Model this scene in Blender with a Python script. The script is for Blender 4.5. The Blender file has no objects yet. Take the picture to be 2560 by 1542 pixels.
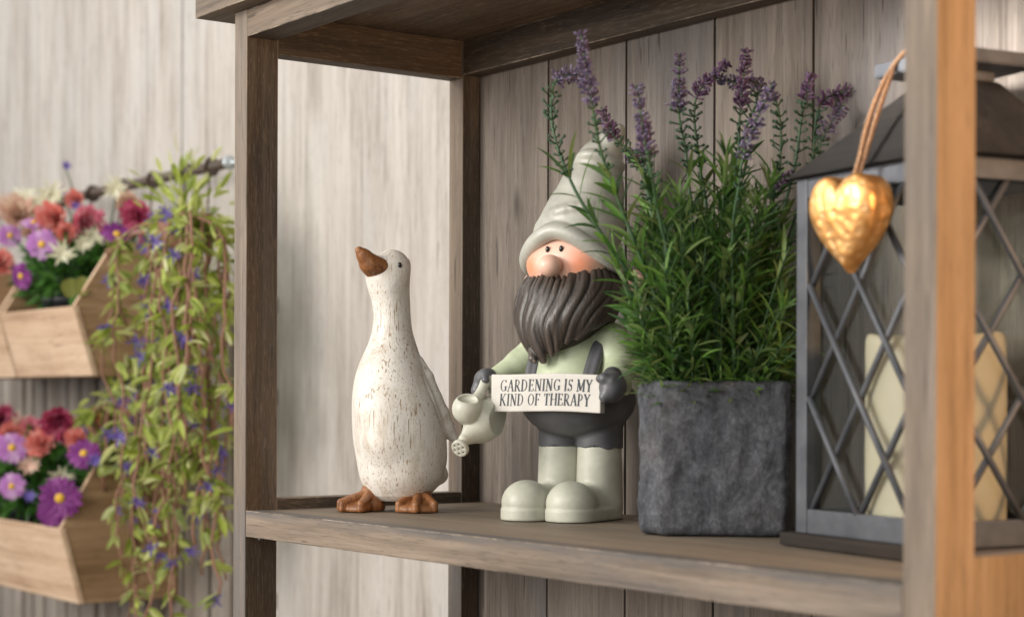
import bpy, bmesh, math, random
import numpy as np
from mathutils import Vector, Matrix
random.seed(7); rng = np.random.default_rng(7)
S = bpy.context.scene
COL = S.collection
R = math.radians

# ------------------------------------------------------------------ camera
CAM = Vector((1.8985, -0.9953, 0.1359)); YAW = 0.6309; ROLL = 0.0032; FPX = 4466.77
Fd = Vector((-math.cos(YAW), math.sin(YAW), 0)); Up0 = Vector((0, 0, 1)); Rt0 = Fd.cross(Up0)
Rt = Rt0 * math.cos(ROLL) + Up0 * math.sin(ROLL); Up = -Rt0 * math.sin(ROLL) + Up0 * math.cos(ROLL)
cd = bpy.data.cameras.new('camera'); cam = bpy.data.objects.new('camera', cd); COL.objects.link(cam)
M = Matrix.Identity(4)
for i in range(3):
    M[i][0] = Rt[i]; M[i][1] = Up[i]; M[i][2] = -Fd[i]; M[i][3] = CAM[i]
cam.matrix_world = M
cd.sensor_width = 36; cd.lens = FPX * 36 / 2560; cd.shift_y = 221.1 / 2560
cd.clip_start = 0.05; cd.clip_end = 50
cd.dof.use_dof = True; cd.dof.focus_distance = 2.06; cd.dof.aperture_fstop = 4.9
S.camera = cam

# ------------------------------------------------------------------ world, lamps, exposure
W = bpy.data.worlds.new('World'); S.world = W; W.use_nodes = True
W.node_tree.nodes['Background'].inputs[0].default_value = (0.98, 0.975, 0.96, 1)
W.node_tree.nodes['Background'].inputs[1].default_value = 0.64

def area(name, loc, target, size, power, color, sy=None):
    l = bpy.data.lights.new(name, 'AREA'); l.size = size; l.energy = power; l.color = color
    if sy: l.shape = 'RECTANGLE'; l.size_y = sy
    o = bpy.data.objects.new(name, l); COL.objects.link(o); o.location = loc
    o.rotation_euler = (Vector(target) - Vector(loc)).to_track_quat('-Z', 'Y').to_euler()
    return o
area('key_light', (-0.55, -2.9, 0.95), (0.25, 0.2, 0.22), 1.5, 100, (1.0, 0.95, 0.885))
area('fill_light', (1.6, -3.2, 1.6), (0.3, 0.3, 0.15), 2.2, 38, (1.0, 0.965, 0.92))
area('wall_light', (-2.2, -1.2, 2.4), (-1.3, 0.7, 0.3), 1.4, 35, (1.0, 0.96, 0.91))
area('warm_lamp', (1.85, 0.22, 0.42), (1.0, 0.05, 0.15), 0.22, 9.0, (1.0, 0.58, 0.28))
pl_ = area('panel_light', (0.60, -0.80, 0.69), (0.90, 0.33, 0.46), 0.18, 0.9, (1.0, 0.97, 0.94)); pl_.data.spread = R(24)
S.view_settings.view_transform = 'Standard'; S.view_settings.look = 'None'
S.view_settings.exposure = 0.14; S.view_settings.gamma = 1; S.view_settings.use_curve_mapping = False
S.cycles.max_bounces = 8; S.cycles.transparent_max_bounces = 16

# ------------------------------------------------------------------ object helpers
def link(name, me, mat=None, parent=None):
    o = bpy.data.objects.new(name, me); COL.objects.link(o)
    if mat: me.materials.append(mat)
    if parent: o.parent = parent
    return o
def thing(name, label, cat, loc=(0, 0, 0), rz=0, group=None):
    o = bpy.data.objects.new(name, None); COL.objects.link(o); o.location = loc; o.rotation_euler = (0, 0, rz)
    o.empty_display_size = 0.02
    return tag(o, label, cat, group)
def tag(o, label, cat, group=None):
    o['label'] = label; o['category'] = cat
    if group: o['group'] = group
    return o
def pymesh(name, v, f, mat, parent=None, smooth=True):
    me = bpy.data.meshes.new(name); me.from_pydata([tuple(map(float, a)) for a in v], [], [tuple(map(int, a)) for a in f]); me.update()
    if smooth: me.shade_smooth()
    return link(name, me, mat, parent)
def npmesh(name, v, f, mat, parent=None, smooth=True):
    me = bpy.data.meshes.new(name); v = np.asarray(v, np.float32); f = np.asarray(f, np.int32)
    n = f.shape[1]; me.vertices.add(len(v)); me.vertices.foreach_set('co', v.ravel())
    me.loops.add(f.size); me.loops.foreach_set('vertex_index', f.ravel())
    me.polygons.add(len(f)); me.polygons.foreach_set('loop_start', np.arange(0, f.size, n, dtype=np.int32))
    me.polygons.foreach_set('loop_total', np.full(len(f), n, np.int32))
    me.update(calc_edges=True); me.validate()
    if smooth: me.shade_smooth()
    return link(name, me, mat, parent)
def bm_obj(name, bm, mat, parent=None, smooth=False):
    bmesh.ops.recalc_face_normals(bm, faces=bm.faces)
    me = bpy.data.meshes.new(name); bm.to_mesh(me); bm.free()
    if smooth: me.shade_smooth()
    return link(name, me, mat, parent)
def box_bm(lo, hi, bev=0.0012, bm=None, mat=None):
    bm = bm or bmesh.new()
    r = bmesh.ops.create_cube(bm, size=1); vs = r['verts']
    lo = Vector(lo); hi = Vector(hi); c = (lo + hi) / 2; s = hi - lo
    for v in vs:
        v.co = Vector((v.co.x * s.x, v.co.y * s.y, v.co.z * s.z)) + c
    if mat:
        for v in vs: v.co = mat @ v.co
    if bev:
        es = list({e for v in vs for e in v.link_edges})
        bmesh.ops.bevel(bm, geom=es, offset=bev, segments=2, affect='EDGES', profile=0.6)
    return bm
def box(name, lo, hi, mat, parent=None, bev=0.0012):
    return bm_obj(name, box_bm(lo, hi, bev), mat, parent)
def tube(pts, rad, seg=8, closed=False):
    """swept tube -> verts, faces. rad: number or list"""
    pts = [Vector(p) for p in pts]; n = len(pts); V = []; Fc = []
    rad = rad if isinstance(rad, (list, tuple)) else [rad] * n
    prev = None
    for i, p in enumerate(pts):
        t = (pts[min(i + 1, n - 1)] - pts[max(i - 1, 0)]).normalized()
        a = prev if prev is not None else (Vector((1, 0, 0)) if abs(t.x) < .8 else Vector((0, 1, 0)))
        a = (a - t * a.dot(t)).normalized(); b = t.cross(a); prev = a
        for k in range(seg):
            an = 2 * math.pi * k / seg
            V.append(p + (a * math.cos(an) + b * math.sin(an)) * rad[i])
    for i in range(n - 1):
        for k in range(seg):
            k2 = (k + 1) % seg
            Fc.append((i * seg + k, i * seg + k2, (i + 1) * seg + k2, (i + 1) * seg + k))
    V.append(pts[0]); V.append(pts[-1]); c0 = len(V) - 2; c1 = len(V) - 1
    for k in range(seg):
        k2 = (k + 1) % seg
        Fc.append((c0, k2, k, k)); Fc.append((c1, (n - 1) * seg + k, (n - 1) * seg + k2, (n - 1) * seg + k2))
    Fc = [tuple(dict.fromkeys(f)) for f in Fc]
    return V, Fc
class MB:
    def __init__(s): s.v = []; s.f = []
    def add(s, V, Fc):
        o = len(s.v); s.v += [tuple(p) for p in V]; s.f += [tuple(i + o for i in f) for f in Fc]; return s
    def tube(s, pts, rad, seg=8): return s.add(*tube(pts, rad, seg))
    def build(s, name, mat, parent=None, smooth=True): return pymesh(name, s.v, s.f, mat, parent, smooth)
def bez(a, b, c, n=8):
    a, b, c = Vector(a), Vector(b), Vector(c)
    return [a * (1 - t) ** 2 + b * 2 * t * (1 - t) + c * t * t for t in [i / n for i in range(n + 1)]]

# ------------------------------------------------------------------ implicit sculpting (smooth unions, surface nets)
class Clay:
    def __init__(s, lo, hi, h):
        s.lo = np.array(lo, float); s.h = h
        s.n = np.ceil((np.array(hi, float) - s.lo) / h).astype(int) + 1
        s.F = np.full(s.n, 30.0, np.float32)
    def reg(s, lo, hi, m):
        a = np.clip(np.floor((np.array(lo) - m - s.lo) / s.h).astype(int), 0, s.n)
        b = np.clip(np.ceil((np.array(hi) + m - s.lo) / s.h).astype(int) + 1, 0, s.n)
        sl = tuple(slice(i, j) for i, j in zip(a, b))
        ax = [s.lo[k] + s.h * np.arange(a[k], b[k], dtype=np.float32) for k in range(3)]
        return sl, np.meshgrid(*ax, indexing='ij', sparse=True)
    def mix(s, sl, d, k, sub=False):
        F = s.F[sl]
        if sub:
            d = -d; hh = np.maximum(k - np.abs(F - d), 0) / k if k > 0 else 0
            s.F[sl] = np.maximum(F, d) + (hh * hh * k * .25 if k > 0 else 0)
        else:
            hh = np.maximum(k - np.abs(F - d), 0) / k if k > 0 else 0
            s.F[sl] = np.minimum(F, d) - (hh * hh * k * .25 if k > 0 else 0)
    def cone(s, a, b, ra, rb, k=6, sub=False):
        a = np.array(a, float); b = np.array(b, float); r = max(ra, rb)
        sl, (X, Y, Z) = s.reg(np.minimum(a, b) - r, np.maximum(a, b) + r, k + 3 * s.h)
        d = b - a; L2 = max(d @ d, 1e-9)
        t = np.clip(((X - a[0]) * d[0] + (Y - a[1]) * d[1] + (Z - a[2]) * d[2]) / L2, 0, 1)
        q = np.sqrt((X - a[0] - t * d[0]) ** 2 + (Y - a[1] - t * d[1]) ** 2 + (Z - a[2] - t * d[2]) ** 2) - (ra + t * (rb - ra))
        s.mix(sl, q, k, sub); return s
    def chain(s, pts, k=6, sub=False):
        for p, q in zip(pts, pts[1:]): s.cone(p[:3], q[:3], p[3], q[3], k, sub)
        return s
    def ell(s, c, r, k=6, sub=False, rot=None):
        c = np.array(c, float); r = np.array(r, float); m = max(r)
        ext = r if rot is None else np.array([m, m, m])
        sl, (X, Y, Z) = s.reg(c - ext, c + ext, k + 3 * s.h)
        X, Y, Z = X - c[0], Y - c[1], Z - c[2]
        if rot is not None:
            Q = np.array(rot); X, Y, Z = (Q[0, 0] * X + Q[0, 1] * Y + Q[0, 2] * Z, Q[1, 0] * X + Q[1, 1] * Y + Q[1, 2] * Z, Q[2, 0] * X + Q[2, 1] * Y + Q[2, 2] * Z)
        q0 = np.sqrt((X / r[0]) ** 2 + (Y / r[1]) ** 2 + (Z / r[2]) ** 2)
        q1 = np.sqrt((X / r[0] ** 2) ** 2 + (Y / r[1] ** 2) ** 2 + (Z / r[2] ** 2) ** 2)
        s.mix(sl, q0 * (q0 - 1) / np.maximum(q1, 1e-6), k, sub); return s
    def fn(s, lo, hi, f, k=6, sub=False):
        sl, (X, Y, Z) = s.reg(lo, hi, k + 3 * s.h)
        d = np.broadcast_to(f(X, Y, Z), s.F[sl].shape); s.mix(sl, d, k, sub); return s
    def build(s, name, mat, parent, scale):
        F = s.F.copy(); F[0] = F[-1] = 9; F[:, 0] = F[:, -1] = 9; F[:, :, 0] = F[:, :, -1] = 9
        I = F < 0
        c = np.zeros(np.array(I.shape) - 1, np.int8)
        for i in (0, 1):
            for j in (0, 1):
                for k in (0, 1):
                    c += I[i:I.shape[0] - 1 + i, j:I.shape[1] - 1 + j, k:I.shape[2] - 1 + k]
        act = (c > 0) & (c < 8); A = np.argwhere(act); idx = -np.ones(act.shape, np.int64); idx[act] = np.arange(len(A))
        P = np.zeros((len(A), 3)); N = np.zeros(len(A))
        for ax in range(3):
            o1, o2 = [q for q in range(3) if q != ax]
            for i in (0, 1):
                for j in (0, 1):
                    a = A.copy(); a[:, o1] += i; a[:, o2] += j; b = a.copy(); b[:, ax] += 1
                    fa = F[tuple(a.T)]; fb = F[tuple(b.T)]; m = (fa < 0) != (fb < 0)
                    t = np.where(m, fa / np.where(m, fa - fb, 1), 0)
                    p = a.astype(float); p[:, ax] += t; P[m] += p[m]; N[m] += 1
        P /= N[:, None]; P = P * s.h + s.lo
        Q = []
        for ax in range(3):
            o1, o2 = [(1, 2), (2, 0), (0, 1)][ax]
            sa = [slice(None)] * 3; sb = [slice(None)] * 3; sa[ax] = slice(0, -1); sb[ax] = slice(1, None)
            ch = I[tuple(sa)] != I[tuple(sb)]
            E = np.argwhere(ch); E = E[(E[:, o1] > 0) & (E[:, o2] > 0)]
            def id_(d1, d2):
                e = E.copy(); e[:, o1] += d1; e[:, o2] += d2; return idx[tuple(e.T)]
            q = np.stack([id_(-1, -1), id_(0, -1), id_(0, 0), id_(-1, 0)], 1)
            ins = I[tuple(E.T)]; q[~ins] = q[~ins][:, ::-1]; Q.append(q)
        Q = np.concatenate(Q); Q = Q[(Q >= 0).all(1)]
        return npmesh(name, P * scale, Q, mat, parent)

# ------------------------------------------------------------------ materials
class NT:
    def __init__(s, name):
        s.m = bpy.data.materials.new(name); s.m.use_nodes = True; s.t = s.m.node_tree; s.N = s.t.nodes
        s.b = s.N['Principled BSDF']; s.tc = s.N.new('ShaderNodeTexCoord')
    def l(s, a, b): s.t.links.new(a, b)
    def mp(s, scale=(1, 1, 1), loc=(0, 0, 0), src=None, rnd=False):
        n = s.N.new('ShaderNodeMapping'); n.inputs['Scale'].default_value = scale; n.inputs['Location'].default_value = loc
        s.l(src or s.tc.outputs['Object'], n.inputs['Vector'])
        return n.outputs[0]
    def noise(s, vec, scale=5, detail=6, rough=.6, dist=0):
        n = s.N.new('ShaderNodeTexNoise'); n.inputs['Scale'].default_value = scale; n.inputs['Detail'].default_value = detail
        n.inputs['Roughness'].default_value = rough; n.inputs['Distortion'].default_value = dist; s.l(vec, n.inputs['Vector']); return n.outputs['Fac']
    def vor(s, vec, scale=5, feat='F1'):
        n = s.N.new('ShaderNodeTexVoronoi'); n.feature = feat; n.inputs['Scale'].default_value = scale; s.l(vec, n.inputs['Vector']); return n.outputs['Distance']
    def ramp(s, fac, stops):
        n = s.N.new('ShaderNodeValToRGB'); s.l(fac, n.inputs[0]); e = n.color_ramp.elements
        while len(e) < len(stops): e.new(.5)
        for x, (p, c) in zip(e, stops):
            x.position = p; x.color = (*c, 1) if len(c) == 3 else c
        return n.outputs[0]
    def mix(s, fac, a, b, mode='MIX'):
        n = s.N.new('ShaderNodeMix'); n.data_type = 'RGBA'; n.blend_type = mode
        for sock, v in ((n.inputs[0], fac), (n.inputs[6], a), (n.inputs[7], b)):
            if isinstance(v, (int, float)): sock.default_value = v
            elif isinstance(v, tuple): sock.default_value = (*v, 1)
            else: s.l(v, sock)
        return n.outputs[2]
    def math(s, op, a, b=0.0):
        n = s.N.new('ShaderNodeMath'); n.operation = op
        for sock, v in ((n.inputs[0], a), (n.inputs[1], b)):
            if isinstance(v, (int, float)): sock.default_value = v
            else: s.l(v, sock)
        return n.outputs[0]
    def bump(s, h, strength=.5, dist=.001):
        n = s.N.new('ShaderNodeBump'); n.inputs['Strength'].default_value = strength; n.inputs['Distance'].default_value = dist
        s.l(h, n.inputs['Height'])
        if s.b.inputs['Normal'].is_linked: s.l(s.b.inputs['Normal'].links[0].from_socket, n.inputs['Normal'])
        s.l(n.outputs[0], s.b.inputs['Normal'])
    def done(s, col=None, rough=.6, spec=None, **kw):
        if col is not None:
            if isinstance(col, tuple): s.b.inputs['Base Color'].default_value = (*col, 1)
            else: s.l(col, s.b.inputs['Base Color'])
        if isinstance(rough, (int, float)): s.b.inputs['Roughness'].default_value = rough
        else: s.l(rough, s.b.inputs['Roughness'])
        if spec is not None: s.b.inputs['Specular IOR Level'].default_value = spec
        for k, v in kw.items(): s.b.inputs[k.replace('_', ' ')].default_value = v
        return s.m
    def rand(s):
        n = s.N.new('ShaderNodeObjectInfo'); return n.outputs['Random']

def wood(name, axis, dark, mid, light, rough=.62, fine=1.0, streak=1.0, bump=.35, patch=(.25, .24, .24), patch_amt=.35, shift=0.0, flecks=0.0, knots=False):
    s = NT(name)
    # object-random offset along a vector so no two boards share grain
    cx = s.N.new('ShaderNodeVectorMath'); cx.operation = 'ADD'
    cb = s.N.new('ShaderNodeCombineXYZ'); r = s.math('MULTIPLY', s.rand(), 7.0)
    for i in range(3): s.l(r, cb.inputs[i])
    s.l(s.tc.outputs['Object'], cx.inputs[0]); s.l(cb.outputs[0], cx.inputs[1]); src = cx.outputs[0]
    def sc(a, b):
        v = [a] * 3; v[axis] = b; return tuple(v)
    warp = s.noise(s.mp(sc(6, 1.2), src=src), 1, 3)
    g1 = s.noise(s.mp(sc(70 * fine, 2.6 * fine), src=src), 1, 8, .62, 1.2)
    g2 = s.noise(s.mp(sc(420 * fine, 16 * fine), src=src), 1, 4, .7)
    g3 = s.noise(s.mp(sc(16, 2.2), src=src), 1, 4, .55, .6)
    f = s.math('ADD', s.math('MULTIPLY', g1, .55 * streak), s.math('ADD', s.math('MULTIPLY', g2, .22), s.math('MULTIPLY', g3, .42)))
    f = s.math('ADD', f, s.math('MULTIPLY', s.math('SUBTRACT', warp, .5), .25))
    c0 = (.55 * streak + .64) / 2 + shift
    col = s.ramp(f, [(c0 - .17, dark), (c0, mid), (c0 + .16, light)])
    pm = s.ramp(s.noise(s.mp(sc(9, 2.5), loc=(3, 1, 2), src=src), 1, 5, .6), [(.48, (0, 0, 0)), (.66, (1, 1, 1))])
    col = s.mix(s.math('MULTIPLY', pm, patch_amt), col, patch)
    # dark pores
    po = s.ramp(s.noise(s.mp(sc(700 * fine, 40 * fine), src=src), 1, 2, .5), [(.30, (1, 1, 1)), (.40, (0, 0, 0))])
    col = s.mix(s.math('MULTIPLY', po, .45), col, tuple(c * .45 for c in dark))
    fl = s.ramp(s.noise(s.mp(sc(190, 11), loc=(5, 5, 5), src=src), 1, 1, .5), [(.245, (1, 1, 1)), (.285, (0, 0, 0))])
    col = s.mix(s.math('MULTIPLY', fl, .65), col, tuple(c * .4 for c in dark))
    if knots:
        kn = s.ramp(s.vor(s.mp(sc(8.5, 2.6), loc=(1.3, 2.1, .4), src=src), 1), [(.015, (1, 1, 1)), (.075, (0, 0, 0))])
        col = s.mix(s.math('MULTIPLY', kn, .8), col, tuple(c * .55 for c in dark))
    if flecks:
        f2 = s.noise(s.mp(sc(620, 62), loc=(1, 8, 5), src=src), 1, 2, .6)
        fm_ = s.ramp(f2, [(.56, (0, 0, 0)), (.66, (1, 1, 1))])
        col = s.mix(s.math('MULTIPLY', fm_, flecks), col, tuple(min(1, c * 2.4) for c in light)); s.bump(f2, .5, .001)
    s.bump(s.math('ADD', g2, g1), bump, .0012)
    return s.done(col, rough, .35)

GREY = dict(dark=(.080, .060, .045), mid=(.180, .136, .099), light=(.275, .213, .160), patch=(.125, .122, .126), patch_amt=.50)
DARK = dict(dark=(.034, .025, .018), mid=(.066, .050, .037), light=(.125, .098, .073), patch=(.105, .055, .018), patch_amt=.5, flecks=.22)  # darker stain with shade put into it, for inner faces and undersides
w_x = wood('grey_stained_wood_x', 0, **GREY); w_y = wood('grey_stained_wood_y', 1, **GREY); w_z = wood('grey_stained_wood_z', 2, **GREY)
d_x = wood('shaded_stained_wood_x', 0, **DARK); d_y = wood('shaded_stained_wood_y', 1, **DARK); d_z = wood('shaded_stained_wood_z', 2, **DARK)
m_panel = wood('back_board_wood', 2, (.10, .078, .062), (.195, .162, .135), (.30, .255, .215), patch=(.165, .160, .168), patch_amt=.5, knots=True, bump=.2, rough=.7)
m_shelf = wood('shelf_board_wood', 0, (.11, .083, .060), (.175, .136, .098), (.235, .187, .136), patch=(.19, .16, .12), patch_amt=.3, bump=.15, rough=.6)
m_gap = NT('gap_dark').done((.10, .078, .062), .9)
m_wall = wood('pale_wall_wood', 2,  (.23, .20, .172), (.43, .395, .358), (.52, .49, .455), fine=.85, streak=.95, patch=(.47, .455, .44), patch_amt=.6, bump=.08, rough=.8)
m_slat = wood('weathered_slat_wood', 2, (.13, .105, .085), (.23, .195, .165), (.36, .32, .28), fine=.5, patch=(.3, .29, .28), patch_amt=.4, rough=.8)
m_pine = wood('planter_pine', 0, (.36, .22, .135), (.56, .39, .26), (.68, .52, .37), fine=.45, streak=.9, patch=(.66, .52, .38), patch_amt=.25, rough=.6)
m_pine_shade = wood('planter_pine_shaded', 1, (.17, .095, .045), (.27, .165, .085), (.38, .25, .14), fine=.5, patch=(.34, .22, .12), patch_amt=.25, rough=.65)  # darker pine for ends, bottom and rear, shade put into the colour

EDGE = dict(dark=(.05, .04, .03), mid=(.17, .13, .095), light=(.42, .34, .26), patch=(.08, .075, .072), patch_amt=.7, streak=1.3)
w_edge = wood('worn_edge_wood', 2, **EDGE, fine=.25)
w_warm_lit = wood('warm_lit_wood', 2, (.12, .070, .030), (.235, .145, .068), (.34, .22, .12), patch=(.15, .11, .07), patch_amt=.3)  # warmer wood for outer right faces, lamp warmth put into the colour
def wear(o):
    me = o.data; me.materials.append(w_edge); k = len(me.materials) - 1
    for pl_ in me.polygons:
        if max(abs(c) for c in pl_.normal) < .97: pl_.material_index = k
# ================================================================== SETTING
wall = bm_obj('wall', box_bm((-1.632, 0.700, -1.2), (1.9, 0.76, 2.0), .010, box_bm((-4.5, 0.700, -1.2), (-1.638, 0.76, 2.0), .010, box_bm((-4.4, .7605, -1.1), (1.8, .765, 1.9), 0))), m_wall); wall['kind'] = 'structure'
floor = box('floor', (-4.5, -4.0, -1.25), (4.0, 0.70, -1.2), w_x, None, 0); floor['kind'] = 'structure'

# ================================================================== SHELF UNIT
Wd = 1.0484; pw = .0303; D = .3377; zt = .5945; BOT = -1.2
unit = thing('shelving_unit', 'open grey-brown stained wooden shelving unit with planked back holding the figurines', 'shelf unit', (0, 0, BOT))
def part(name, lo, hi, m, bev=.0012):
    o = box(name, Vector(lo) - Vector((0, 0, BOT)), Vector(hi) - Vector((0, 0, BOT)), m, unit, bev); return o
# posts: face timber plus a darker inner flank, its shade put into the face colour
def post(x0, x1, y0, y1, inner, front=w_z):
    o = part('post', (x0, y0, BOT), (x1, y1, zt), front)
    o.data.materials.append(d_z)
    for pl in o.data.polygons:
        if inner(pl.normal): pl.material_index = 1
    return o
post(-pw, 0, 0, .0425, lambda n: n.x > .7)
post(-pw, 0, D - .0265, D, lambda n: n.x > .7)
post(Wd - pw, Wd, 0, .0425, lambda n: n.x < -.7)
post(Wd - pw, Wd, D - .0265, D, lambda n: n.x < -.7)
# top rails
H = .5618; H2 = .546
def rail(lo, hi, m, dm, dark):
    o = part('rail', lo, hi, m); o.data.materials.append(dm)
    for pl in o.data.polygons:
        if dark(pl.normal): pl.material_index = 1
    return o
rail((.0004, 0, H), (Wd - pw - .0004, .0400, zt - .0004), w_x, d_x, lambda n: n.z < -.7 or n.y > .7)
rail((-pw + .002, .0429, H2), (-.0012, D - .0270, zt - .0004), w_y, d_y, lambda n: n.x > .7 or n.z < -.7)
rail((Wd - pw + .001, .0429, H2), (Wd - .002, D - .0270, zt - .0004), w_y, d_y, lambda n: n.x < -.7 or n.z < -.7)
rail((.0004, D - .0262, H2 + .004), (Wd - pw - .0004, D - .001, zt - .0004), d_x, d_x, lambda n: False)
# shelf
def stained_rail():
    m = w_x.copy(); m.name = 'stained_rail_wood'; t = m.node_tree; N = t.nodes; b = N['Principled BSDF']; src = b.inputs['Base Color'].links[0].from_socket
    tc = [n for n in N if n.type == 'TEX_COORD'][0]; sp = N.new('ShaderNodeSeparateXYZ'); t.links.new(tc.outputs['Object'], sp.inputs[0])
    mp = N.new('ShaderNodeMapping'); mp.inputs['Scale'].default_value = (9, 9, 160); t.links.new(tc.outputs['Object'], mp.inputs[0])
    nz = N.new('ShaderNodeTexNoise'); nz.inputs['Scale'].default_value = 1; nz.inputs['Detail'].default_value = 6; t.links.new(mp.outputs[0], nz.inputs['Vector'])
    a = N.new('ShaderNodeMath'); a.operation = 'MULTIPLY_ADD'; t.links.new(nz.outputs['Fac'], a.inputs[0]); a.inputs[1].default_value = .026; t.links.new(sp.outputs['Z'], a.inputs[2])
    rp = N.new('ShaderNodeMapRange'); t.links.new(a.outputs[0], rp.inputs[0]); rp.inputs[1].default_value = -BOT + .003; rp.inputs[2].default_value = -BOT + .013
    rp.inputs[3].default_value = 0; rp.inputs[4].default_value = .75
    mx = N.new('ShaderNodeMix'); mx.data_type = 'RGBA'; t.links.new(rp.outputs[0], mx.inputs[0]); t.links.new(src, mx.inputs[6]); mx.inputs[7].default_value = (.085, .083, .085, 1)
    t.links.new(mx.outputs[2], b.inputs['Base Color']); return m
shelf_rail = part('shelf_rail', (.0004, .0004, -.0305), (Wd - pw - .0004, .0240, 0.0006), stained_rail(), .0010)
part('shelf_board', (.0004, .0244, -.0175), (Wd - pw - .0004, D + .002, 0), m_shelf, .0006)
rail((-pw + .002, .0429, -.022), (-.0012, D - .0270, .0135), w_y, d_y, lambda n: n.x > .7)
rail((Wd - pw + .001, .0429, -.045), (Wd - .0012, D - .0270, .0205), w_y, w_y, lambda n: False)
# back boards: one part per board, fixed behind the posts
x = -.0060
g0 = .144
edges = [-.028, g0, g0 + .150, g0 + .301, g0 + .4505, g0 + .601, g0 + .751, Wd + .0]
for a, b in zip(edges, edges[1:]):
    part('back_board', (a + .0018, D + .0025, BOT + .05), (b - .0018, D + .0125, zt - .002), m_panel, .0008)
part('backing_strip', (-.028, D + .0130, BOT + .05), (Wd, D + .0150, zt - .004), m_gap, 0)
# top planks with overhang (grain along the front)
tp = [(-.0860 + 0, -.0254), (Wd + .086, D + .03)]
ys = [-.0254, .085, .205, D + .03]
for a, b in zip(ys, ys[1:]):
    part('top_plank', (-.086, a + .0004, zt), (Wd + .086, b - .0004, zt + .028), wood('top_plank_wood', 0, **{**DARK, 'mid': (.11, .075, .048), 'light': (.20, .145, .098)}) if a > 0 else w_x, .0012)
# lower shelf far below and screws
for o in list(unit.children):
    if o.name.split('.')[0] in ('post', 'rail', 'shelf_rail', 'top_plank'): wear(o)
for o in list(unit.children):
    if min(v.co.x for v in o.data.vertices) > Wd - pw - .01 and o.name.split('.')[0] in ('post', 'rail'):
        o.data.materials.append(w_warm_lit); k_ = len(o.data.materials) - 1
        for pl_ in o.data.polygons:
            if pl_.normal.x > .9: pl_.material_index = k_
part('lower_shelf', (.0004, .0004, -.62), (Wd - pw - .0004, D, -.595), m_shelf)
mmetal = NT('dull_metal').done((.35, .35, .36), .35, Metallic=1.0)
def screw(x, y, z):
    bm = bmesh.new(); bmesh.ops.create_uvsphere(bm, u_segments=10, v_segments=6, radius=.0035)
    for v in bm.verts: v.co = Vector((v.co.x, v.co.y * .4, v.co.z)) + Vector((x, y, z - BOT))
    bm_obj('screw', bm, mmetal, unit, True)
screw(.012, .012, -.0318)

# ================================================================== DUCK (carved white duck)
def duck_mat():
    s = NT('whitewashed_carving')
    v = s.mp((1, 1, 1))
    low = s.noise(s.mp((60, 60, 24)), 1, 4)
    st = s.noise(s.mp((480, 480, 19)), 1, 1.5, .5, .2)
    area_ = s.noise(s.mp((26, 26, 14), loc=(2, 5, 1)), 1, 3)
    th = s.math('ADD', st, s.math('MULTIPLY', s.math('SUBTRACT', area_, .5), .32))
    cut = s.ramp(th, [(.315, (1, 1, 1)), (.345, (0, 0, 0))])
    fine = s.noise(s.mp((800, 800, 45)), 1, 4, .6)
    pit = s.ramp(s.math('ADD', s.vor(s.mp((330, 330, 200)), 1), s.math('MULTIPLY', s.noise(s.mp((20, 20, 20), loc=(7, 1, 3)), 1, 2), -.50)), [(0, (1, 1, 1)), (.02, (0, 0, 0))])
    base = s.ramp(low, [(.3, (.58, .515, .43)), (.5, (.76, .72, .655)), (.7, (.79, .755, .70))])
    base = s.mix(s.math('MULTIPLY', s.ramp(fine, [(.40, (1, 1, 1)), (.52, (0, 0, 0))]), .22), base, (.42, .33, .23))
    m = s.math('MAXIMUM', s.math('MULTIPLY', cut, .85), s.math('MULTIPLY', pit, .30))
    col = s.mix(m, base, (.34, .225, .125))
    h = s.math('SUBTRACT', s.math('MULTIPLY', fine, .4), m)
    s.bump(h, .55, .0009)
    return s.done(col, .42, .45)
def orange_mat():
    s = NT('burnt_orange_carving')
    g = s.noise(s.mp((260, 260, 70)), 1, 5, .6, 1)
    b = s.noise(s.mp((45, 45, 45)), 1, 4)
    col = s.ramp(s.math('ADD', s.math('MULTIPLY', g, .6), s.math('MULTIPLY', b, .4)), [(.34, (.085, .03, .010)), (.48, (.235, .092, .030)), (.68, (.36, .155, .055))])
    pit = s.ramp(s.vor(s.mp((300, 300, 300)), 1), [(.10, (1, 1, 1)), (.2, (0, 0, 0))])
    col = s.mix(s.math('MULTIPLY', pit, .5), col, (.07, .03, .012))
    s.bump(s.math('SUBTRACT', g, s.math('MULTIPLY', pit, .6)), .6, .001)
    return s.done(col, .42, .5)
m_duck = duck_mat(); m_org = orange_mat()
m_black = NT('glossy_black').done((.008, .008, .008), .12)
DU = .000477
duck = thing('duck_figurine', 'whitewashed carved duck figurine with rust-orange bill and feet, head raised', 'figurine', (0.0956, 0.1476, 0.0008), R(57.6))
c = Clay((-150, -150, -4), (190, 160, 665), 3.0)
st = np.array([  # z, centre, half-width, half-depth, centre depth
    (26, 12, 60, 62, 8), (38, 14, 78, 76, 8), (75, 20, 104, 98, 6), (126, 20, 114, 106, 2), (176, 15, 117, 110, -2), (226, 9, 114, 110, -4), (276, 2, 107, 104, -4),
    (326, -6, 94, 92, -2), (376, -8, 76, 76, 2), (406, -5, 63, 64, 5), (446, -5, 50, 54, 6), (486, -5.5, 46, 50, 4), (526, -9, 48, 52, 0),
    (560, -16, 53, 54, -4), (590, -16, 54, 54, -6), (615, -10, 47, 48, -5), (634, -6, 38, 39, -4), (650, -4, 25, 26, -3)])
def lerp(z, col): return np.interp(z, st[:, 0], st[:, col])
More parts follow.
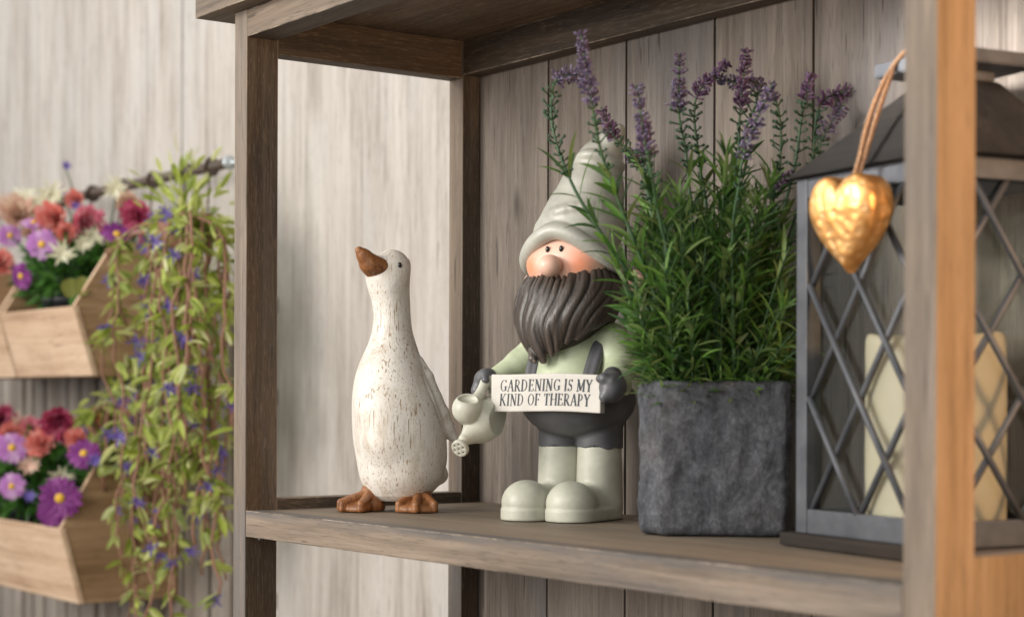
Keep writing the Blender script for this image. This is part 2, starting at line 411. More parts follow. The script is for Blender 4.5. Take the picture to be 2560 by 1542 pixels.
def smooth_tab():
    zz = np.arange(26, 650, 4.0); out = [zz]
    for cc in (1, 2, 3, 4):
        y = lerp(zz, cc); k = 4 if True else 0
        yp = np.pad(y, k, mode='edge'); y2 = np.convolve(yp, np.ones(2 * k + 1) / (2 * k + 1), 'valid')
        wgt = np.clip((650 - zz) / 60, 0, 1) * np.clip((zz - 26) / 40, 0, 1); out.append(y * (1 - wgt) + y2 * wgt)
    return out
TB = smooth_tab()
def body(X, Y, Z):
    zf = Z[0, 0, :] if Z.ndim == 3 else Z
    a, b, e, f = (np.interp(zf, TB[0], TB[i])[None, None, :] for i in (1, 2, 3, 4))
    q = np.sqrt(((X - a) / b) ** 2 + ((Y - f) / e) ** 2)
    d = (q - 1) * np.minimum(b, e) * .92
    d = np.maximum(d, (Z - 622)); d = np.maximum(d, 24 - Z)
    return d
c.fn((-140, -140, 20), (150, 150, 655), body, 0.01)
c.ell((-6, -4, 606), (45, 46, 44), 10)
c.cone((60, 35, 95), (118, 42, 84), 60, 17, 30)                       # tail
c.cone((-30, -60, 250), (-22, -68, 180), 46, 42, 40)                  # breast
c.cone((-18, -10, 575), (-44, -26, 600), 44, 28, 22)                  # cheeks
# wings, standing proud of the body
c.chain([(62, -10, 372, 12), (80, -12, 330, 19), (95, -8, 278, 25), (112, -2, 238, 27), (131, 4, 205, 21), (149, 8, 181, 12)], 6)
c.chain([(-58, 62, 340, 15), (-74, 74, 285, 26), (-84, 84, 240, 22), (-92, 92, 190, 10)], 5)
c.chain([(72, -48, 345, 3), (86, -52, 290, 5), (104, -46, 235, 6), (126, -34, 198, 5)], 5, sub=True)            # crease under the wing
c.fn((-150, -150, -10), (190, 160, 14), lambda X, Y, Z: (14 - Z) * 1.0 * -1 + 0 * X * Y + 99, 0.01) if False else None
body_o = c.build('body', m_duck, duck, DU)
# bill
c = Clay((-120, -110, 540), (10, 40, 680), 1.6)
c.chain([(-38, -34, 598, 27), (-58, -47, 611, 23), (-75, -58, 629, 17), (-87, -66, 642, 10)], 10)
c.chain([(-30, -42, 604, 18), (-58, -58, 608, 13)], 16)
c.chain([(-54, -30, 592, 17), (-72, -44, 608, 12)], 16)
bill = c.build('bill', m_org, duck, DU)
for (ex, ey, ez) in ((13, -50, 608), (-52, 26, 610)):
    bm = bmesh.new(); bmesh.ops.create_uvsphere(bm, u_segments=20, v_segments=14, radius=1)
    for v in bm.verts: v.co = Vector((v.co.x * 5.5 + ex, v.co.y * 4.5 + ey, v.co.z * 7 + ez)) * DU
    bm_obj('eye', bm, m_black, duck, True)
def foot(O, head, L, nm='foot'):
    c = Clay((O[0] - 150, O[1] - 150, -2), (O[0] + 150, O[1] + 150, 80), 1.8)
    o = np.array(O, float)
    c.cone((O[0], O[1], 44), (O[0], O[1], 14), 30, 32, 14)
    for an, fl in ((-34, .95), (0, 1.08), (34, .95)):
        a = R(head + an); dx, dy = math.cos(a), math.sin(a)
        c.cone((O[0] + dx * 8, O[1] + dy * 8, 44), (O[0] + dx * L * fl, O[1] + dy * L * fl, 20), 12, 9.5, 5)
        c.cone((O[0] + dx * 8, O[1] + dy * 8, 12), (O[0] + dx * L * fl, O[1] + dy * L * fl, 7), 12, 10, 7)
    for an in (-25, -17, -9, 9, 17, 25):
        a = R(head + an); dx, dy = math.cos(a), math.sin(a)
        c.cone((O[0] + dx * 8, O[1] + dy * 8, 32), (O[0] + dx * L * .90, O[1] + dy * L * .90, 10), 8, 8, 4)
        c.cone((O[0] + dx * 8, O[1] + dy * 8, 10), (O[0] + dx * L * .93, O[1] + dy * L * .93, 5), 10, 8, 6)
    c.fn((O[0] - 150, O[1] - 150, -10), (O[0] + 150, O[1] + 150, 4), lambda X, Y, Z: Z + 0 * X + 0 * Y, 0.01, sub=True)
    c.F = np.maximum(c.F, -(c.lo[2] + c.h * np.arange(c.n[2]))[None, None, :].astype(np.float32))
    return c.build(nm, m_org, duck, DU)
foot((64, -22, 0), -97, 82); foot((-52, -8, 0), -145, 84)

# ================================================================== GNOME
GU = .000448
gnome = thing('garden_gnome', 'bearded garden gnome figurine in a pale pointed hat holding a lettered sign and watering can', 'figurine', (0.3258, 0.2423, 0.0008), R(23.8))
def glaze(name, col, rough=.44, var=.14, crack=0.0, coat=.06):
    s = NT(name)
    n = s.noise(s.mp((35, 35, 35)), 1, 5, .6)
    c2 = s.mix(s.ramp(n, [(.35, (0, 0, 0)), (.65, (1, 1, 1))]), tuple(x * (1 - var) for x in col), tuple(min(1, x * (1 + var * .6)) for x in col))
    sp = s.ramp(s.noise(s.mp((800, 800, 800)), 1, 2), [(.27, (1, 1, 1)), (.31, (0, 0, 0))])
    c2 = s.mix(s.math('MULTIPLY', sp, .35), c2, tuple(x * .45 for x in col))
    s.bump(s.noise(s.mp((90, 90, 90)), 1, 4), .25, .0009)
    return s.done(c2, s.math('ADD', s.math('MULTIPLY', n, .2), rough - .1), .5, Coat_Weight=coat, Coat_Roughness=.25)
m_cream = glaze('cream_glaze', (.47, .47, .385)); m_hat = glaze('hat_glaze', (.45, .445, .385), .40, coat=.15)
m_shirt = glaze('pale_green_glaze', (.50, .555, .37), .4); m_grey = glaze('slate_grey_glaze', (.095, .095, .103), .42)
m_can = glaze('can_glaze', (.50, .495, .41), .44)
m_sign = glaze('sign_white', (.60, .565, .51), .5, .10)
m_ink = NT('sign_ink').done((.035, .045, .055), .6)
def skin():
    s = NT('painted_skin')
    n = s.N.new('ShaderNodeVectorMath'); n.operation = 'DISTANCE'
    s.l(s.tc.outputs['Object'], n.inputs[0]); n.inputs[1].default_value = (.028, -.047, .280)
    a = s.ramp(n.outputs['Value'], [(.004, (.9, .9, .9)), (.022, (0, 0, 0))])
    n2 = s.N.new('ShaderNodeVectorMath'); n2.operation = 'DISTANCE'
    s.l(s.tc.outputs['Object'], n2.inputs[0]); n2.inputs[1].default_value = (-.036, -.042, .280)
    a2 = s.ramp(n2.outputs['Value'], [(.004, (.9, .9, .9)), (.022, (0, 0, 0))])
    col = s.mix(s.math('MAXIMUM', a, a2), (.84, .53, .41), (.82, .28, .14))
    s.bump(s.noise(s.mp((90, 90, 90)), 1, 4), .2, .0008)
    return s.done(col, .38, .5, Subsurface_Weight=.08, Subsurface_Radius=(.01, .004, .002), Subsurface_Scale=.5)
m_skin = skin()
def beard_mat():
    s = NT('dark_brown_beard')
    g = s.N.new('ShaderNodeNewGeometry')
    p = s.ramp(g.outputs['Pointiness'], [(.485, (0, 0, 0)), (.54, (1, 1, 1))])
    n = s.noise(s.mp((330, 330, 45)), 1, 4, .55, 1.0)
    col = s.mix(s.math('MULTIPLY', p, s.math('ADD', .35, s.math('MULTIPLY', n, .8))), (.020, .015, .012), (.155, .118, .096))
    s.bump(n, .5, .0012)
    return s.done(col, .33, .5)
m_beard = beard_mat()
def gclay(lo, hi, h=2.2): return Clay(lo, hi, h)
# head
c = gclay((-150, -150, 500), (150, 140, 760), 2.4)
c.ell((-2, 0, 632), (118, 108, 104), 1)
c.ell((-52, -62, 628), (46, 38, 40), 30); c.ell((44, -62, 628), (46, 38, 40), 30)
head = c.build('head', m_skin, gnome, GU)
c = gclay((-60, -180, 570), (50, -80, 670), 1.6); c.ell((-6, -126, 622), (30, 30, 27), 1); c.build('nose', m_skin, gnome, GU)
for sx in (-1, 1):
    bm = bmesh.new(); bmesh.ops.create_uvsphere(bm, u_segments=20, v_segments=14, radius=1)
    for v in bm.verts: v.co = Vector((v.co.x * 5.5 - 6 + sx * 19, v.co.y * 4 - 104.5, v.co.z * 8 + 664)) * GU
    bm_obj('eye', bm, m_black, gnome, True)
    c = gclay((-190, -40, 530), (190, 100, 640), 1.8)
    c.ell((sx * 147, 32, 586), (25, 16, 31), 1); c.cone((sx * 120, 30, 590), (sx * 140, 32, 588), 12, 14, 6); c.ell((sx * 153, 17, 587), (13, 10, 18), 5, sub=True); c.build('ear', m_skin, gnome, GU)
# hat
c = gclay((-170, -165, 560), (190, 165, 1010), 2.6)
CH = [(0, 4, 696, 112), (20, 4, 745, 100), (40, 6, 817, 79), (64, 4, 887, 54), (98, 0, 938, 29), (114, 0, 958, 19)]
c.chain(CH, 14)
c.ell((0, 2, 640), (124, 116, 60), 10)
# fold rings in the felt
for i, (zz, am) in enumerate([(752, 1.0), (885, 1.2)]):
    t = np.interp(zz, [k[2] for k in CH], range(len(CH))); i0 = int(t); fr = t - i0; i1 = min(i0 + 1, len(CH) - 1)
    cx, rr = CH[i0][0] * (1 - fr) + CH[i1][0] * fr, CH[i0][3] * (1 - fr) + CH[i1][3] * fr
    pts = []
    for k in range(0, 15):
        a = R(-170 + k * 13 + i * 25); pts.append((cx + math.cos(a) * (rr - 1), 4 + math.sin(a) * (rr - 1), zz - 14 * math.sin(a * 1.5 + i), 3 + am * math.sin(math.pi * k / 14)))
    c.chain(pts, 16)
# cut the face opening, then lay the rolled brim
opening = lambda phi: 615 + 98 * math.exp(-((math.degrees(phi) + 92) / 62) ** 2)
for k in range(-100, 280, 5):
    pass
def cutf(X, Y, Z):
    ph = np.degrees(np.arctan2(Y, X)); dd = (ph + 92 + 180) % 360 - 180
    zo = 612 + 98 * np.exp(-(dd / 60) ** 2)
    return (Z - zo)
c.fn((-170, -165, 560), (190, 165, 720), cutf, 2, sub=True)
pts = []
for k in range(0, 61):
    ph = -math.pi + k * 2 * math.pi / 60; dd = (math.degrees(ph) + 92 + 180) % 360 - 180
    z = 612 + 98 * math.exp(-(dd / 60) ** 2) - 1
    rad = 17 + 2.5 * math.exp(-(dd / 60) ** 2)
    k2 = math.sqrt(max(0.2, 1 - ((z - 632) / 150) ** 2)) if z > 632 else 1
    pts.append((math.cos(ph) * 125 * k2 - 1, math.sin(ph) * 117 * k2, z, rad))
c.chain(pts, 7)
c.build('hat', m_hat, gnome, GU)
def catm4(P, n=3):
    A = np.array(P); A = np.vstack([2 * A[0] - A[1], A, 2 * A[-1] - A[-2]]); out = []
    for i in range(1, len(A) - 2):
        for k in range(n):
            t = k / n; a, b, c_, d = A[i - 1:i + 3]
            out.append(.5 * ((2 * b) + (c_ - a) * t + (2 * a - 5 * b + 4 * c_ - d) * t * t + (3 * b - a - 3 * c_ + d) * t ** 3))
    out.append(A[-2]); return [tuple(o) for o in out]
# beard: many tapering locks over a fill
c = gclay((-190, -190, 350), (190, 120, 680), 2.0)
c.ell((-8, -12, 530), (122, 112, 98), 1)
c.ell((-30, -35, 460), (95, 88, 62), 20)
n = 34
lr = random.Random(3)
for j in range(n):
    ph = -118 + 228 * j / (n - 1)                        # degrees from facing direction, + = wearer's left (image right)
    for lay in (0,):
        ph0 = ph + lr.uniform(-2.5, 2.5) + lay * 2.6
        tip_off = -24 - ph0
        zb = 388 + (0.68 * abs(tip_off) if ph0 > -24 else 1.15 * abs(tip_off)) + lr.uniform(-10, 12) - lay * 0
        zb = min(zb, 470)
        zt_ = 606 + 16 * (abs(ph0) / 100) ** 2 + (18 if 20 < ph0 < 80 else 0) * math.sin(math.pi * (ph0 - 20) / 60 if 20 < ph0 < 80 else 0) - (8 if abs(ph0) < 14 else 0)
        if lay: zt_ -= lr.uniform(30, 90); zb += lr.uniform(0, 50)
        P = []
        m = 9
        amp = lr.uniform(3, 8); w0 = lr.uniform(.85, 1.15)
        for q in range(m + 1):
            t = q / m
            f = ph0 + tip_off * (.50 * t ** 1.8) + amp * math.sin(2.2 * math.pi * t + .6) * t
            rr = 112 + 33 * math.sin(math.pi * min(1, t * 1.05) * .62) - 16 * t ** 3 + lay * 3
            z = zt_ + (zb - zt_) * t
            wd = (7.5 + 6.5 * math.sin(math.pi * t * .8 + .15) - 4.0 * t ** 4) * w0 * (.85 if lay else 1)
            a = R(-90 + f)
            rr -= 7 * max(0, 1 - 6 * t); P.append((math.cos(a) * rr - 4, math.sin(a) * rr * .97, z, max(3.2, wd * min(1, .5 + 3 * t))))
        c.chain(catm4(P), 3.0)
# curl under the tip
c.chain([(-58, -118, 415, 12), (-52, -128, 396, 10), (-44, -132, 388, 6)], 4)
c.fn((-190, 40, 350), (190, 120, 680), lambda X, Y, Z: -(Y - 62) * 1.0 + 0 * X + 0 * Z, 2, sub=True)
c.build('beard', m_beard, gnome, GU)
# shirt with sleeves
c = gclay((-240, -150, 290), (200, 130, 540), 2.4)
c.cone((0, 5, 345), (0, 8, 460), 116, 82, 6)
c.cone((92, 5, 438), (132, -20, 372), 50, 40, 14); c.cone((132, -20, 372), (150, -100, 334), 38, 27, 14)
c.cone((-92, 0, 435), (-140, -40, 388), 45, 34, 14); c.cone((-140, -40, 388), (-182, -92, 352), 32, 22, 12)
c.cone((150, -60, 352), (152, -60, 330), 32, 30, 16)
c.F = np.maximum(c.F, (306 - (c.lo[2] + c.h * np.arange(c.n[2])))[None, None, :].astype(np.float32))
c.build('shirt', m_shirt, gnome, GU)
# trousers
c = gclay((-170, -150, 160), (170, 150, 350), 2.4)
c.ell((0, 8, 296), (150, 128, 98), 1)
c.cone((55, 20, 240), (56, 22, 180), 60, 58, 9); c.cone((-55, 20, 240), (-56, 22, 180), 57, 55, 9)
zz = (c.lo[2] + c.h * np.arange(c.n[2]))[None, None, :]
xx = (c.lo[0] + c.h * np.arange(c.n[0]))[:, None, None]; yy = (c.lo[1] + c.h * np.arange(c.n[1]))[None, :, None]
c.F = np.maximum(c.F, (177 + 2.5 * np.sin(xx * .11) + 2 * np.sin(yy * .17 + 1) - zz).astype(np.float32))
c.F = np.maximum(c.F, (zz - 322 - 2 * np.sin(xx * .05) + 0 * yy).astype(np.float32))
c.build('trousers', m_grey, gnome, GU)
# braces
for sx in (1, -1):
    c = gclay((-130, -140, 300), (130, 0, 470), 1.8)
    P = []
    for z in range(318, 446, 6):
        r = np.interp(z, [345, 460], [116, 82]) + 4; X = sx * (74 if sx > 0 else 80) - (z - 380) * .03 * sx
        if sx > 0: X = 80 + (z - 330) * .05
        Y = 5 - math.sqrt(max(10, r * r - X * X))
        P.append((X, Y, z))
    for p, q in zip(P, P[1:]):
        c.cone((p[0] - 8, p[1] - 1, p[2]), (q[0] - 8, q[1] - 1, q[2]), 9, 9, 8); c.cone((p[0] + 7, p[1] + 3, p[2]), (q[0] + 7, q[1] + 3, q[2]), 9, 9, 8)
    c.build('brace', m_grey, gnome, GU)
# boots
for sx, tx, ty in ((1, 44, -106), (-1, -74, -118)):
    c = gclay((-150, -190, -4), (130, 90, 190), 2.4)
    c.cone((sx * 55, 22, 184), (sx * 55, 22, 40), 55, 59, 2)
    c.ell((tx, ty, 42), (62, 62, 56), 10)
    c.cone((tx, ty + 10, 34), (sx * 54, 15, 30), 50, 56, 14)
    # welted sole
    ax, ay, bx, by = sx * 54, 20, tx, ty
    def sole(X, Y, Z):
        dx, dy = bx - ax, by - ay; t = np.clip(((X - ax) * dx + (Y - ay) * dy) / (dx * dx + dy * dy), 0, 1)
        q = np.sqrt((X - ax - t * dx) ** 2 + (Y - ay - t * dy) ** 2) - (60 + 4 * t)
        qz = np.abs(Z - 15) - 17
        return np.sqrt(np.maximum(q + 7, 0) ** 2 + np.maximum(qz + 7, 0) ** 2) - 7 + np.minimum(np.maximum(q + 7, qz + 7), 0)
    c.fn((-150, -190, -4), (130, 90, 40), sole, 2.5)
    zz = (c.lo[2] + c.h * np.arange(c.n[2]))[None, None, :]
    c.F = np.maximum(c.F, -zz.astype(np.float32)); c.F = np.maximum(c.F, (zz - 179).astype(np.float32))
    c.build('boot', m_cream, gnome, GU)
# sign
c = gclay((-185, -165, 245), (165, -100, 380), 1.6)
def signf(X, Y, Z):
    zc = 311.5 + 2.0 * np.sin(X * .018 + 1) - .012 * X; q = np.maximum(np.maximum(np.abs(X + 10) - 152, np.abs(Z - zc) - 46), np.abs(Y + 131) - 12)
    return q
c.fn((-175, -150, 255), (155, -110, 370), signf, .01)
k = 2
for ax_ in range(3):        # soften the cast edges
    for _ in range(1):
        c.F = (np.roll(c.F, 1, ax_) + 2 * c.F + np.roll(c.F, -1, ax_)) / 4
sign = c.build('sign_board', m_sign, gnome, GU)
sign['label'] = 'cream sign board lettered GARDENING IS MY KIND OF THERAPY'
# serif lettering, built of strokes
LT = {
 'A': (.74, [('l', .10, 0, .37, 1, .05), ('l', .37, 1, .64, 0, .12), ('l', .20, .34, .54, .34, .045), ('s', .10, 0, .2), ('s', .64, 0, .24)]),
 'R': (.70, [('l', .14, 0, .14, 1, .12), ('a', .30, .74, .25, .26, -90, 90, .12), ('l', .14, .98, .31, .98, .045), ('l', .14, .49, .31, .49, .045), ('l', .30, .49, .60, 0, .12), ('s', .14, 0, .25), ('s', .14, 1, .2), ('s', .62, 0, .16)]),
 'D': (.78, [('l', .14, 0, .14, 1, .12), ('a', .28, .5, .40, .5, -90, 90, .13), ('l', .10, .98, .29, .98, .045), ('l', .10, .02, .29, .02, .045), ('s', .12, 0, .2), ('s', .12, 1, .2)]),
 'E': (.64, [('l', .14, 0, .14, 1, .12), ('l', .1, .98, .52, .98, .045), ('l', .14, .52, .42, .52, .045), ('l', .1, .02, .56, .02, .045), ('l', .52, 1, .52, .82, .05), ('l', .56, 0, .57, .22, .05), ('l', .42, .62, .42, .42, .045), ('s', .12, 0, .2), ('s', .12, 1, .2)]),
 'N': (.78, [('l', .14, 0, .14, 1, .05), ('l', .14, 1, .64, 0, .13), ('l', .64, 0, .64, 1, .05), ('s', .14, 0, .22), ('s', .10, 1, .18), ('s', .64, 1, .22)]),
 'I': (.34, [('l', .17, 0, .17, 1, .12), ('s', .17, 0, .26), ('s', .17, 1, .26)]),
 'G': (.78, [('a', .42, .5, .36, .5, 50, 310, .13), ('l', .64, 0.06, .64, .42, .12), ('s', .64, .42, .26), ('l', .66, .98, .66, .76, .045)]),
 'S': (.56, [('a', .28, .74, .19, .255, 35, 235, .09), ('l', .16, .60, .42, .40, .13), ('a', .28, .26, .20, .265, -145, 55, .09), ('l', .46, 1, .46, .78, .045), ('l', .08, 0, .08, .24, .045)]),
 'M': (.94, [('l', .14, 0, .16, 1, .05), ('l', .16, 1, .46, .06, .13), ('l', .46, .06, .76, 1, .05), ('l', .78, 0, .78, 1, .12), ('s', .14, 0, .2), ('s', .12, 1, .16), ('s', .78, 0, .24), ('s', .80, 1, .2)]),
 'Y': (.72, [('l', .36, 0, .36, .48, .12), ('l', .36, .46, .10, 1, .12), ('l', .36, .46, .62, 1, .05), ('s', .36, 0, .26), ('s', .10, 1, .24), ('s', .62, 1, .2)]),
 'K': (.76, [('l', .14, 0, .14, 1, .12), ('l', .16, .42, .60, 1, .05), ('l', .30, .58, .64, 0, .12), ('s', .14, 0, .25), ('s', .14, 1, .25), ('s', .60, 1, .22), ('s', .66, 0, .2)]),
 'O': (.80, [('a', .40, .5, .35, .5, 0, 360, .13)]),
 'F': (.60, [('l', .14, 0, .14, 1, .12), ('l', .1, .98, .52, .98, .045), ('l', .14, .50, .42, .50, .045), ('l', .52, 1, .52, .80, .05), ('l', .42, .60, .42, .40, .045), ('s', .14, 0, .26), ('s', .12, 1, .2)]),
 'T': (.68, [('l', .34, 0, .34, 1, .12), ('l', .06, .98, .62, .98, .045), ('l', .07, 1, .06, .78, .045), ('l', .61, 1, .62, .78, .045), ('s', .34, 0, .26)]),
 'H': (.80, [('l', .14, 0, .14, 1, .12), ('l', .66, 0, .66, 1, .12), ('l', .14, .5, .66, .5, .045), ('s', .14, 0, .25), ('s', .14, 1, .25), ('s', .66, 0, .25), ('s', .66, 1, .25)]),
 'P': (.64, [('l', .14, 0, .14, 1, .12), ('a', .28, .72, .27, .275, -90, 90, .12), ('l', .14, .98, .30, .98, .045), ('l', .14, .45, .30, .45, .045), ('s', .14, 0, .26), ('s', .12, 1, .2)]),
 ' ': (.30, [])}
def lettering(text, x0, x1, zbase, hgt, parent, yf):
    tot = sum(LT[ch][0] for ch in text) + .06 * (len(text) - 1); sc = (x1 - x0) / tot
    V = []; Fc = []; cnt = [0]
    def quad(ps):
        cnt[0] += 1; off = cnt[0] * .004; o = len(V)
        for (a, b) in ps: V.append((a, yf - .35 - off, b))
        for (a, b) in ps: V.append((a, yf + 1.2, b))
        Fc.append((o + 3, o + 2, o + 1, o)) ; n = 4
        for i in range(4): Fc.append((o + i, o + (i + 1) % 4, o + 4 + (i + 1) % 4, o + 4 + i))
    pen = x0
    for ch in text:
        wdt, strokes = LT[ch]
        def T(px, py):
            zz = zbase + py * hgt
            return (pen + (px + .10 * py) * sc, zz + 1.6 * math.sin((pen + px * sc) * .018 + 1) - .010 * (pen + px * sc))
        for st_ in strokes:
            if st_[0] == 'l':
                _, a, b, c_, d, w = st_
                dx, dy = (c_ - a) * sc, (d - b) * hgt; L = math.hypot(dx, dy); nx, ny = -dy / L * w * sc * .62 / sc, dx / L * w * hgt * .62 / hgt
                # constant pen width in board units
                wv = w * hgt * .58; ux, uy = -dy / L * wv / sc, dx / L * wv / hgt
                quad([T(a - ux, b - uy), T(c_ - ux, d - uy), T(c_ + ux, d + uy), T(a + ux, b + uy)])
            elif st_[0] == 's':
                _, a, b, w = st_; th = .028; quad([T(a - w / 2, b - th), T(a + w / 2, b - th), T(a + w / 2, b + th), T(a - w / 2, b + th)])
            else:
                _, cx, cy, rx, ry, a0, a1, w = st_; n = 18
                for q in range(n):
                    A0 = R(a0 + (a1 - a0) * q / n); A1 = R(a0 + (a1 - a0) * (q + 1) / n + 1)
                    def wd(A): return (.05 + (w - .05) * abs(math.cos(A)) ** 1.2) * .9
                    quad([T(cx + math.cos(A0) * (rx - wd(A0)), cy + math.sin(A0) * (ry - wd(A0) * .8)), T(cx + math.cos(A0) * rx, cy + math.sin(A0) * ry),
                          T(cx + math.cos(A1) * rx, cy + math.sin(A1) * ry), T(cx + math.cos(A1) * (rx - wd(A1)), cy + math.sin(A1) * (ry - wd(A1) * .8))])
        pen += (wdt + .06) * sc
    V = [(a * GU, b * GU, c_ * GU) for a, b, c_ in V]
    o = pymesh('lettering', V, Fc, m_ink, parent, False); return o
lettering('GARDENING IS MY', -137, 119, 316, 28, sign, -143.2)
lettering('KIND OF THERAPY', -138, 113, 281, 28, sign, -143.2)
# mittens
c = gclay((90, -190, 270), (220, -70, 390), 1.8)
c.ell((166, -126, 326), (33, 34, 38), 1); c.cone((150, -108, 340), (150, -96, 352), 26, 24, 12)
c.chain([(170, -142, 340, 17), (156, -150, 346, 13), (144, -150, 346, 10)], 5); c.chain([(166, -140, 312, 18), (156, -148, 302, 14)], 9)
c.build('mitten', m_grey, gnome, GU)
c = gclay((-250, -180, 280), (-130, -60, 400), 1.8)
c.ell((-192, -112, 350), (26, 28, 24), 1); c.chain([(-205, -116, 345, 20), (-213, -122, 318, 15), (-214, -122, 296, 11)], 9); c.chain([(-186, -128, 352, 13), (-180, -140, 344, 10)], 6)
c.build('mitten', m_grey, gnome, GU)
# watering can (modelled in view-aligned units, turned into the gnome's frame)
ca, sa = math.cos(R(28)), math.sin(R(28))
def V2(a, v, z): return (a * ca - v * sa, a * sa + v * ca, z)
def vc(pts): return [(*V2(p[0], p[1], p[2]), p[3]) for p in pts]
c = gclay((-330, -260, 130), (-150, -60, 370), 1.7)
c.chain(vc([(-212, -20, 262, 42), (-226, -28, 244, 50), (-240, -34, 226, 40)]), 10)
c.chain(vc([(-238, -34, 226, 36), (-256, -52, 212, 22), (-274, -70, 196, 16)]), 12)
c.chain(vc([(-268, -62, 272, 38), (-262, -48, 266, 38)]), 3)
c.ell(V2(-262, -84, 300), (30, 22, 15), 4, sub=True)
c.chain(vc([(-196, 0, 300, 22), (-205, -10, 330, 15), (-222, -26, 348, 13), (-236, -40, 312, 12), (-244, -50, 300, 14)]), 6)
axd = Vector(V2(-.42, -.78, -.47)).normalized(); cc = Vector(V2(-284, -82, 176))
def disc(X, Y, Z):
    dx, dy, dz = X - cc.x, Y - cc.y, Z - cc.z; h = dx * axd.x + dy * axd.y + dz * axd.z
    r = np.sqrt(np.maximum(dx * dx + dy * dy + dz * dz - h * h, 0)); q = r - 22.5; g = np.abs(h) - 7
    return np.sqrt(np.maximum(q + 4, 0) ** 2 + np.maximum(g + 4, 0) ** 2) - 4 + np.minimum(np.maximum(q + 4, g + 4), 0)
c.fn(tuple(cc - Vector((32, 32, 32))), tuple(cc + Vector((32, 32, 32))), disc, 4)
u1 = axd.cross(Vector((0, 0, 1))).normalized(); u2 = axd.cross(u1)
holes = [cc + axd * 8] + [cc + axd * 8 + (u1 * math.cos(a) + u2 * math.sin(a)) * 13.5 for a in [i * math.pi / 3 + .3 for i in range(6)]]
for h_ in holes: c.cone(tuple(h_ + axd * 2), tuple(h_ - axd * 4), 3.3, 3.0, .8, sub=True)
canob = c.build('watering_can', m_can, gnome, GU)

# ================================================================== foliage helpers
def ribbon_leaves(specs, name, mat, parent):
    """specs: (base, dir, length, width, bend, roll) -> curved, folded blades"""
    nseg = 5; V = []; Fc = []
    for (b, d, L, w, bend, side) in specs:
        b = np.array(b, float); d = np.array(d, float); d /= np.linalg.norm(d) + 1e-9
        s = np.cross(d, side); s /= np.linalg.norm(s) + 1e-9; nrm = np.cross(s, d)
        o = len(V); p = b.copy(); dd = d.copy()
        for i in range(nseg + 1):
            t = i / nseg; ww = w * (math.sin(math.pi * min(.98, (t * .86 + .12))) ** .8) * .5
            fold = nrm * ww * .35
            V.append(p - s * ww + fold); V.append(p); V.append(p + s * ww + fold)
            dd = dd + np.array(bend) / nseg; dd /= np.linalg.norm(dd); p = p + dd * L / nseg
            nrm = np.cross(s, dd)
        for i in range(nseg):
            a = o + i * 3
            Fc.append((a, a + 1, a + 4, a + 3)); Fc.append((a + 1, a + 2, a + 5, a + 4))
    return npmesh(name, np.array(V), np.array(Fc), mat, parent)
def leaf_mat(name, cols, trans=.25, scale=30, rough=.45):
    s = NT(name)
    isl = s.N.new('ShaderNodeNewGeometry').outputs['Random Per Island']
    st_ = [((i + .5) / len(cols), c_) for i, c_ in enumerate(cols)]
    col = s.ramp(isl, st_)
    n = s.noise(s.mp((scale,) * 3), 1, 3); col = s.mix(s.math('MULTIPLY', n, .35), col, cols[0])
    m = s.done(col, rough, .4)
    tr = s.N.new('ShaderNodeBsdfTranslucent'); s.l(col, tr.inputs[0]); mx = s.N.new('ShaderNodeMixShader'); mx.inputs[0].default_value = trans
    out = s.N['Material Output']; s.l(s.b.outputs[0], mx.inputs[1]); s.l(tr.outputs[0], mx.inputs[2]); s.l(mx.outputs[0], out.inputs[0])
    return m
def rv(): 
    v = rng.normal(size=3); return v / np.linalg.norm(v)

# ================================================================== LAVENDER IN STONE POT
def stone():
    s = NT('grey_cast_stone')
    a = s.noise(s.mp((34, 34, 22)), 1, 8, .68, .8); b = s.noise(s.mp((230, 230, 170)), 1, 6, .75)
    f = s.math('ADD', s.math('MULTIPLY', a, .48), s.math('MULTIPLY', b, .52))
    col = s.ramp(f, [(.38, (.036, .038, .044)), (.5, (.076, .079, .089)), (.62, (.145, .149, .163))])
    br = s.ramp(s.noise(s.mp((22, 22, 16), loc=(4, 2, 7)), 1, 4, .6), [(.55, (0, 0, 0)), (.72, (1, 1, 1))])
    col = s.mix(s.math('MULTIPLY', br, .2), col, (.15, .11, .09))
    ch = s.ramp(s.noise(s.mp((70, 70, 70), loc=(9, 2, 7)), 1, 3, .6), [(.70, (0, 0, 0)), (.76, (1, 1, 1))])
    col = s.mix(s.math('MULTIPLY', ch, .4), col, (.34, .29, .24))
    s.bump(f, .9, .004)
    return s.done(col, .8, .3)
m_stone = stone()
m_soil = NT('soil').done((.02, .018, .012), .95)
ang = R(48)
pfd = Vector((math.cos(ang), math.sin(ang), 0)); pbd = Vector((-math.sin(ang), math.cos(ang), 0))
pc = Vector((.5705, .155, 0)) + pfd * .0528 + pbd * .056 + Vector((.002, -.002, 0))
lav = thing('potted_lavender', 'bushy artificial lavender with purple spikes in a square grey stone pot', 'potted plant', (pc.x, pc.y, .0008), ang)
